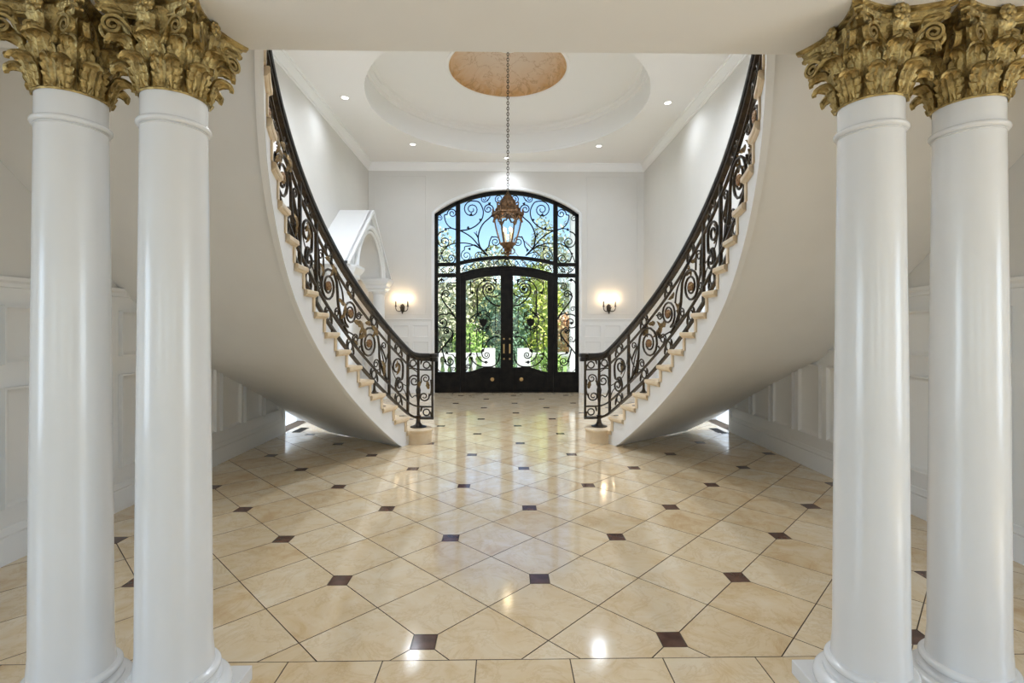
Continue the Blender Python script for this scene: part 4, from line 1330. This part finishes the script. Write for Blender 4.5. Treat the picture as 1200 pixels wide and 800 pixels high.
# ------------------------------------------------------------------ lantern
LN = thing('lantern', 'copper hanging lantern with candle bulbs on a long chain before the door', 'lantern', (0, YC, 2.68))
def oct_ring(r, z, k=6, a0=0.0): return [(r * cos(a0 + 2 * pi * i / k), YC + r * sin(a0 + 2 * pi * i / k), z) for i in range(k)]
NSIDE = 6
ZT, ZBm = 3.40, 2.90
rT, rB = 0.245, 0.125
for i in range(NSIDE):
    a = 2 * pi * i / NSIDE; a2 = 2 * pi * (i + 1) / NSIDE
    p = (rT * cos(a), YC + rT * sin(a), ZT); q = (rB * cos(a), YC + rB * sin(a), ZBm)
    md = tuple((u + v) / 2 for u, v in zip(p, q)); md = (md[0] * 1.06, YC + (md[1] - YC) * 1.06, md[2])
    part('frame_bar', MB().tube(catmull([p, md, q], 5), 0.013, 6), M['copper'], LN, smooth=60)
    p2 = (rT * cos(a2), YC + rT * sin(a2), ZT); q2 = (rB * cos(a2), YC + rB * sin(a2), ZBm)
    f = 0.985
    quad = [p, p2, q2, q]
    quad = [(x * f, YC + (y - YC) * f, z) for x, y, z in quad]
    inn = [(x * 0.975, YC + (y - YC) * 0.975, z) for x, y, z in quad]
    mb = MB().loft([quad, inn]); part('pane', mb, M['glass'], LN)
    # small iron finial and pierced gallery arch at each corner/side
    part('corner_finial', MB().lathe([(0.001, ZT - 0.03), (0.018, ZT - 0.02), (0.024, ZT + 0.02), (0.012, ZT + 0.05), (0.018, ZT + 0.075), (0.001, ZT + 0.11)], (rT * 1.03 * cos(a), YC + rT * 1.03 * sin(a), 0), 8), M['copper'], LN, smooth=50)
    arc = []
    for k in range(9):
        t = k / 8
        x = p[0] + (p2[0] - p[0]) * t; y = p[1] + (p2[1] - p[1]) * t
        arc.append((x, y, ZT - 0.13 + 0.12 * (1 - abs(2 * t - 1)) + 0.02 * sin(6 * pi * t)))
    part('gallery_scroll', MB().tube(arc, 0.016, 6), M['copper'], LN, smooth=60)
part('gallery', MB().loft([oct_ring(0.25, ZT - 0.02), oct_ring(0.272, ZT), oct_ring(0.262, ZT + 0.03), oct_ring(0.235, ZT + 0.035), oct_ring(0.23, ZT - 0.02)], caps=False), M['copper'], LN)
crown = [(0.235, ZT + 0.035), (0.215, ZT + 0.065), (0.17, ZT + 0.10), (0.145, ZT + 0.14), (0.135, ZT + 0.19), (0.118, ZT + 0.22), (0.095, ZT + 0.235), (0.09, ZT + 0.262), (0.055, ZT + 0.30), (0.03, ZT + 0.325), (0.018, ZT + 0.345), (0.03, ZT + 0.36), (0.001, ZT + 0.385)]
part('crown', MB().loft([oct_ring(r, z, 12) for r, z in crown], caps=False), M['copper'], LN, smooth=50)
for i in range(6):
    a = 2 * pi * i / 6 + pi / 6
    pts = [(r * cos(a) * 1.02, YC + r * sin(a) * 1.02, z + 0.006) for r, z in crown[:-3]]
    part('crown_rib', MB().tube(pts, 0.012, 5), M['copper'], LN, smooth=60)
    pts = catmull([(0.15 * cos(a), YC + 0.15 * sin(a), ZT + 0.09), (0.2 * cos(a), YC + 0.2 * sin(a), ZT + 0.13), (0.2 * cos(a), YC + 0.2 * sin(a), ZT + 0.18), (0.16 * cos(a), YC + 0.16 * sin(a), ZT + 0.17)], 4)
    part('crown_scroll', MB().tube(pts, 0.012, 5), M['copper'], LN, smooth=60)
part('cup', MB().lathe([(0.001, 2.79), (0.05, 2.80), (0.085, 2.83), (0.10, 2.86), (0.135, 2.885), (0.14, 2.905), (0.12, 2.915), (0.001, 2.91)], (0, YC, 0), 18), M['copper'], LN, smooth=50)
part('finial', MB().lathe([(0.001, 2.68), (0.012, 2.69), (0.03, 2.715), (0.045, 2.735), (0.03, 2.755), (0.055, 2.775), (0.06, 2.79), (0.001, 2.80)], (0, YC, 0), 14), M['copper'], LN, smooth=50)
for i in range(6):
    a = 2 * pi * i / 6
    pts = catmull([(0.08 * cos(a), YC + 0.08 * sin(a), 2.83), (0.115 * cos(a), YC + 0.115 * sin(a), 2.79), (0.10 * cos(a), YC + 0.10 * sin(a), 2.74), (0.055 * cos(a), YC + 0.055 * sin(a), 2.73)], 4)
    part('cup_scroll', MB().tube(pts, 0.010, 5), M['copper'], LN, smooth=60)
for i in range(4):
    a = 2 * pi * i / 4 + 0.5
    cx, cy = 0.075 * cos(a), YC + 0.075 * sin(a)
    cnd = part('candle', MB().lathe([(0.001, 2.915), (0.022, 2.92), (0.024, 2.93), (0.013, 2.935), (0.013, 3.09), (0.001, 3.09)], (cx, cy, 0), 10), M['wax'], LN, smooth=40)
    part('bulb', MB().lathe([(0.001, 3.09), (0.012, 3.10), (0.017, 3.125), (0.011, 3.155), (0.001, 3.185)], (cx, cy, 0), 8), M['bulb_dim'], cnd, smooth=60)
light('lantern_glow', 'POINT', (0, YC, 3.13), 2.5, (1.0, 0.75, 0.45), radius=0.06)
mb = MB()
z = ZT + 0.38; k = 0
while z < ZD + 0.44:
    pts = []
    for j in range(9):
        a = 2 * pi * j / 8
        d = 0.018 * cos(a); h = 0.030 * sin(a)
        pts.append((d if k % 2 == 0 else 0.0, YC + (0.0 if k % 2 == 0 else d), z + 0.028 + h))
    mb.tube(pts, 0.0062, 5)
    z += 0.046; k += 1
part('chain', mb, M['iron'], LN, smooth=60, kind='stuff')

# ------------------------------------------------------------------ wall sconces
def sconce(x, label):
    t = thing('wall_sconce', label, 'sconce', (x, YB, 1.85), 'candle wall sconces by the front door')
    y = YB
    bp = MB().loft([[(x + r * cos(2 * pi * k / 12) * 0.8, y - d, 1.94 + r * 1.5 * sin(2 * pi * k / 12)) for k in range(12)] for r, d in ((0.065, 0.0), (0.065, 0.012), (0.04, 0.025), (0.015, 0.03))])
    part('backplate', bp, M['iron'], t, smooth=40)
    for k in range(5):
        a = radians(20 + 35 * k)
        pts = catmull([(x, y - 0.03, 1.92), (x + 0.05 * cos(a), y - 0.05, 1.93 + 0.05 * sin(a)), (x + 0.075 * cos(a), y - 0.04, 1.95 + 0.10 * sin(a))], 4)
        part('leaf_spray', MB().tube(pts, 0.010, 5, lambda u: 1.2 - u), M['iron'], t, smooth=60)
    part('pendant', MB().lathe([(0.001, 1.80), (0.012, 1.82), (0.02, 1.85), (0.012, 1.88), (0.03, 1.91), (0.001, 1.93)], (x, y - 0.04, 0), 10), M['iron'], t, smooth=50)
    for s in (-1, 1):
        pts = catmull([(x, y - 0.03, 1.90), (x + s * 0.05, y - 0.07, 1.865), (x + s * 0.11, y - 0.09, 1.88), (x + s * 0.135, y - 0.09, 1.93), (x + s * 0.135, y - 0.09, 1.97)], 5)
        part('arm', MB().tube(pts, 0.0095, 6), M['iron'], t, smooth=60)
        c = part('candle', MB().lathe([(0.001, 1.965), (0.024, 1.97), (0.026, 1.985), (0.015, 1.99), (0.0145, 2.10), (0.001, 2.10)], (x + s * 0.135, y - 0.09, 0), 10), M['iron'], t, smooth=40)
        part('bulb', MB().lathe([(0.001, 2.10), (0.012, 2.11), (0.022, 2.14), (0.014, 2.18), (0.001, 2.215)], (x + s * 0.135, y - 0.09, 0), 8), M['bulb'], c, smooth=60)
        light('sconce_glow', 'POINT', (x + s * 0.135, y - 0.10, 2.16), 3.2, (1.0, 0.70, 0.40), radius=0.03)
sconce(-2.385, 'dark iron two-candle sconce glowing left of the front door')
sconce(2.345, 'dark iron two-candle sconce glowing right of the front door')

# ------------------------------------------------------------------ recessed downlights
spots = [(-2.67, 8.22, 'recessed downlight lit near the left wall'), (-1.935, 10.27, 'small recessed downlight lit in the left far ceiling corner'), (0.0, 11.06, 'small recessed downlight lit above the front door arch'), (1.90, 10.30, 'small recessed downlight lit in the right far ceiling corner'), (2.68, 8.32, 'recessed downlight lit near the right wall')]
for x, y, lab in spots:
    t = thing('downlight', lab, 'downlight', (x, y, ZC), 'recessed ceiling downlights')
    part('trim_ring', MB().lathe([(0.052, ZC - 0.002), (0.055, ZC - 0.008), (0.078, ZC - 0.006), (0.082, ZC - 0.0005)], (x, y, 0), 24), M['trim'], t, smooth=40)
    part('lens', MB().lathe([(0.001, ZC - 0.006), (0.055, ZC - 0.0045)], (x, y, 0), 24), M['lens'], t)
    light('downlight_beam', 'SPOT', (x, y, ZC - 0.03), 33, (0.88, 0.96, 1.08), (0, 0, 0), spot=radians(160), blend=1.0, radius=0.10)

# unseen cans added to brighten the floor: foyer ones by symmetry, gallery ones invented
for host, x, y, z, e in ((ceil, -1.9, 6.6, ZC, 215), (ceil, 1.9, 6.6, ZC, 215), (ceil, 0.0, 5.84, ZC, 215), (gal, -1.3, -0.2, ZS, 2), (gal, 1.3, -0.2, ZS, 2), (gal, -1.3, -2.6, ZS, 2), (gal, 1.3, -2.6, ZS, 2)):
    part('unseen_can_lens', MB().lathe([(0.001, z - 0.006), (0.055, z - 0.0045), (0.078, z - 0.006), (0.082, z - 0.0005)], (x, y, 0), 24), M['lens'], host)
    light('downlight_beam', 'SPOT', (x, y, z - 0.03), e, (0.88, 0.96, 1.08), (0, 0, 0), spot=radians(160), blend=1.0, radius=0.10)

# ------------------------------------------------------------------ floor registers
def register(x, y, lab):
    t = thing('floor_register', lab, 'vent', (x, y, 0), 'floor registers under the stairs')
    part('frame', MB().box(x - 0.06, x + 0.06, y - 0.16, y - 0.15, 0, 0.005).box(x - 0.06, x + 0.06, y + 0.15, y + 0.16, 0, 0.005).box(x - 0.06, x - 0.05, y - 0.15, y + 0.15, 0, 0.005).box(x + 0.05, x + 0.06, y - 0.15, y + 0.15, 0, 0.005), M['grille'], t)
    for k in range(8):
        yy = y - 0.135 + k * 0.0386
        part('louver', MB().box(x - 0.05, x + 0.05, yy - 0.009, yy + 0.009, 0, 0.004), M['grille'], t)
register(-3.0, 7.25, 'dark floor register beside the left wall under the stairs')
register(3.0, 7.12, 'dark floor register beside the right wall under the stairs')

# ------------------------------------------------------------------ outside: terrace, balustrade, trees, hedge, house
struct('ground', MB().box(-60, 60, YB + 0.3, 90, -0.35, -0.2), M['lawn'], 'lawn beyond the front door')
struct('terrace', MB().box(-8, 8, YB + 0.25, 16.2, -0.2, -0.02), M['paving'], 'pale paved terrace outside the door')
t = thing('porch_post', 'white porch post outside the right sidelight', 'post', (1.83, 13.6, 0))
part('shaft', MB().box(1.73, 1.93, 13.5, 13.7, -0.02, 5.4), M['white_stone'], t, bevel=0.02)
part('plinth', MB().box(1.69, 1.97, 13.46, 13.74, -0.02, 0.2), M['white_stone'], t, bevel=0.02)
def balustrade(x0, x1, y, lab):
    t = thing('balustrade', lab, 'balustrade', ((x0 + x1) / 2, y, 0), 'white terrace balustrades')
    part('coping', MB().box(x0, x1, y - 0.13, y + 0.13, 0.62, 0.72), M['white_stone'], t, bevel=0.01)
    part('kerb', MB().box(x0, x1, y - 0.13, y + 0.13, -0.02, 0.1), M['white_stone'], t, bevel=0.01)
    for xx in (x0, x1):
        part('pier', MB().box(xx - 0.2, xx + 0.2, y - 0.2, y + 0.2, -0.02, 0.86), M['white_stone'], t, bevel=0.015)
    n = int((x1 - x0 - 0.4) / 0.22)
    me = MB().lathe([(0.06, 0.1), (0.06, 0.14), (0.035, 0.17), (0.065, 0.28), (0.07, 0.34), (0.035, 0.50), (0.035, 0.55), (0.055, 0.58), (0.055, 0.62)], (0, 0, 0), 10).mesh('baluster', M['white_stone'], 40)
    for k in range(n):
        link('baluster', me, t, (x0 + 0.31 + k * 0.22 - (x0 + x1) / 2, 0, 0))
balustrade(-4.6, -0.55, 15.6, 'white stone balustrade outside, left of the door axis')
balustrade(0.55, 4.6, 15.6, 'white stone balustrade outside, right of the door axis')

def foliage(mb_v, mb_f, cx, cy, cz, rx, ry, rz, n, size, rnd, core=0.12):
    for _ in range(n):
        while True:
            a, b, c = rnd.uniform(-1, 1), rnd.uniform(-1, 1), rnd.uniform(-1, 1)
            q = a * a + b * b + c * c
            if core < q < 1: break
        p = Vector((cx + a * rx, cy + b * ry, cz + c * rz))
        u = Vector((rnd.gauss(0, 1), rnd.gauss(0, 1), rnd.gauss(0, 1))).normalized()
        w = u.cross(Vector((rnd.gauss(0, 1), rnd.gauss(0, 1), rnd.gauss(0, 1)))).normalized()
        s_ = size * rnd.uniform(0.6, 1.3)
        o = len(mb_v)
        mb_v += [tuple(p - u * s_), tuple(p + w * s_ * 0.42 + u * 0.1 * s_), tuple(p + u * s_), tuple(p - w * s_ * 0.42)]
        mb_f.append((o, o + 1, o + 2, o + 3))
def tree(name, lab, cat, x, y, h, crown, n, size, m, trunk_r=0.14, zb_=-0.2, group=None, seed=1):
    rnd = random.Random(seed)
    t = thing(name, lab, cat, (x, y, zb_), group)
    if trunk_r:
        mb = MB().tube(catmull([(x, y, zb_), (x + 0.1, y, zb_ + h * 0.3), (x - 0.08, y, zb_ + h * 0.6), (x + 0.05, y, zb_ + h * 0.85)], 5), trunk_r, 8, lambda u: 1.1 - 0.8 * u)
        part('trunk', mb, M['bark'], t, smooth=60)
        for k in range(7):
            a = rnd.uniform(0, 2 * pi); z0 = zb_ + h * rnd.uniform(0.35, 0.75); L_ = h * rnd.uniform(0.18, 0.3)
            p1 = (x + cos(a) * L_ * 0.5, y + sin(a) * L_ * 0.5, z0 + L_ * 0.4); p2 = (x + cos(a) * L_, y + sin(a) * L_, z0 + L_ * 0.9)
            part('branch', MB().tube(catmull([(x, y, z0), p1, p2], 4), trunk_r * 0.4, 6, lambda u: 1.1 - 0.9 * u), M['bark'], t, smooth=60)
    v, f = [], []
    for (dx, dy, dz, rx, ry, rz, share) in crown:
        foliage(v, f, x + dx, y + dy, zb_ + h * dz, rx, ry, rz, int(n * share), size, rnd, 0.0 if name == 'hedge' else 0.08)
    mb = MB(); mb.v = v; mb.f = f
    me = bpy.data.meshes.new('foliage')
    me.from_pydata([(p[0] - x, p[1] - y, p[2] - zb_) for p in v], [], f)
    me.materials.append(m)
    o = link('foliage', me, t); o['kind'] = 'stuff'
    return t
G1 = leaf_mat('olive_leaves', (0.26, 0.28, 0.11), (0.38, 0.37, 0.20))
G2 = leaf_mat('dark_green_leaves', (0.07, 0.14, 0.085), (0.12, 0.20, 0.12))
G3 = leaf_mat('yellow_green_leaves', (0.46, 0.48, 0.10), (0.32, 0.40, 0.09))
G4 = leaf_mat('russet_leaves', (0.50, 0.27, 0.14), (0.55, 0.38, 0.22))
G5 = leaf_mat('grey_green_leaves', (0.32, 0.34, 0.23), (0.44, 0.44, 0.33))
G6 = leaf_mat('bright_green_leaves', (0.17, 0.30, 0.06), (0.26, 0.37, 0.09))
tg = 'trees outside the front door'
tree('tree', 'pale grey-green tree filling the left sidelight', 'tree', -2.75, 20.0, 4.6, [(0, 0, 0.62, 1.5, 1.2, 1.7, 0.6), (0.5, 0.3, 0.3, 1.3, 1.2, 1.2, 0.4)], 2400, 0.11, G5, group=tg, seed=2)
tree('tree', 'olive green tree behind the left door leaf', 'tree', -1.5, 23.6, 4.9, [(0, 0, 0.6, 1.35, 1.2, 1.7, 0.7), (0.3, 0, 0.3, 1.2, 1.1, 1.2, 0.3)], 2400, 0.12, G1, group=tg, seed=3)
tree('tree', 'dark green tree behind the door centre', 'tree', -0.15, 18.9, 3.2, [(0, 0, 0.55, 1.1, 0.9, 1.4, 1.0)], 1700, 0.10, G2, group=tg, seed=4)
tree('tree', 'yellow-green tree behind the right door leaf', 'tree', 1.35, 21.5, 4.6, [(0, 0, 0.55, 1.15, 1.0, 2.0, 1.0)], 2000, 0.11, G3, group=tg, seed=5)
tree('tree', 'russet tree behind the right sidelight', 'tree', 2.45, 18.9, 2.6, [(0, 0, 0.55, 0.8, 0.7, 0.9, 1.0)], 1300, 0.09, G4, group=tg, seed=6)
tree('tree', 'tall thin tree rising beside the lantern', 'tree', 2.35, 30.2, 8.8, [(0, 0, 0.80, 0.8, 0.7, 1.5, 0.6), (-0.2, 0, 0.5, 0.9, 0.7, 1.5, 0.4)], 750, 0.12, G1, 0.13, group=tg, seed=7)
tree('tree', 'broad grey-green tree at the right of the fanlight', 'tree', 4.0, 26.0, 7.6, [(0, 0, 0.62, 1.9, 1.5, 2.9, 1.0)], 1800, 0.14, G5, group=tg, seed=8)
tree('tree', 'grey-green tree at the left of the fanlight', 'tree', -3.95, 27.0, 7.8, [(0, 0, 0.62, 1.7, 1.5, 2.7, 1.0)], 1300, 0.14, G5, group=tg, seed=9)
tree('tree', 'low olive tree in the middle distance', 'tree', -0.95, 29.5, 7.0, [(0, 0, 0.6, 2.0, 1.4, 2.1, 1.0)], 1200, 0.14, G5, group=tg, seed=10)
tree('tree', 'small bright green tree behind the left balustrade', 'tree', -1.25, 17.2, 2.0, [(0, 0, 0.6, 0.6, 0.6, 0.7, 1.0)], 900, 0.07, G6, 0.06, group=tg, seed=11)
for k, (x, y, h, m_, lab) in enumerate(((-5.2, 33.5, 8.2, G5, 'grey-green tree at the left end of the back row'), (-0.8, 34.0, 7.6, G1, 'olive tree in the middle of the back row'), (3.6, 34.2, 7.8, G5, 'grey-green tree at the right end of the back row'))):
    tree('tree', lab, 'tree', x, y, h, [(0, 0, 0.55, 1.9, 1.0, h * 0.42, 0.6), (0.1, 0, 0.3, 1.8, 1.0, h * 0.28, 0.4)], 2600, 0.17, m_, 0.16, group=tg, seed=30 + k)
sg = 'shrubs by the terrace'
tree('shrub', 'dark rounded shrub at the gap between the balustrades', 'shrub', 0.0, 17.2, 1.1, [(0, 0, 0.6, 0.75, 0.6, 0.6, 1.0)], 1500, 0.06, G2, 0, group=sg, seed=12)
tree('shrub', 'yellow-green shrub before the right balustrade', 'shrub', 1.25, 15.0, 0.9, [(0, 0, 0.48, 0.5, 0.35, 0.46, 1.0)], 1200, 0.05, G6, 0, -0.02, sg, seed=13)
tree('shrub', 'green shrub before the right sidelight', 'shrub', 2.45, 15.1, 0.85, [(0, 0, 0.55, 0.6, 0.35, 0.42, 1.0)], 1200, 0.05, G6, 0, -0.02, sg, seed=14)
tree('hedge', 'long dark hedge closing the garden', 'hedge', 0.0, 37.5, 3.4, [(0, 0, 0.5, 14, 1.0, 1.8, 1.0)], 9000, 0.32, G2, 0, seed=15)
t = thing('house', 'far house with a grey slate roof behind the russet tree', 'house', (4.6, 30.4, -0.2))
part('wall', MB().box(3.0, 6.2, 29.6, 31.2, -0.2, 1.75), M['white_stone'], t)
part('roof', MB().prism([(29.3, 1.7), (31.5, 1.7), (30.4, 2.75)], 'x', 2.8, 6.4), M['roof'], t)
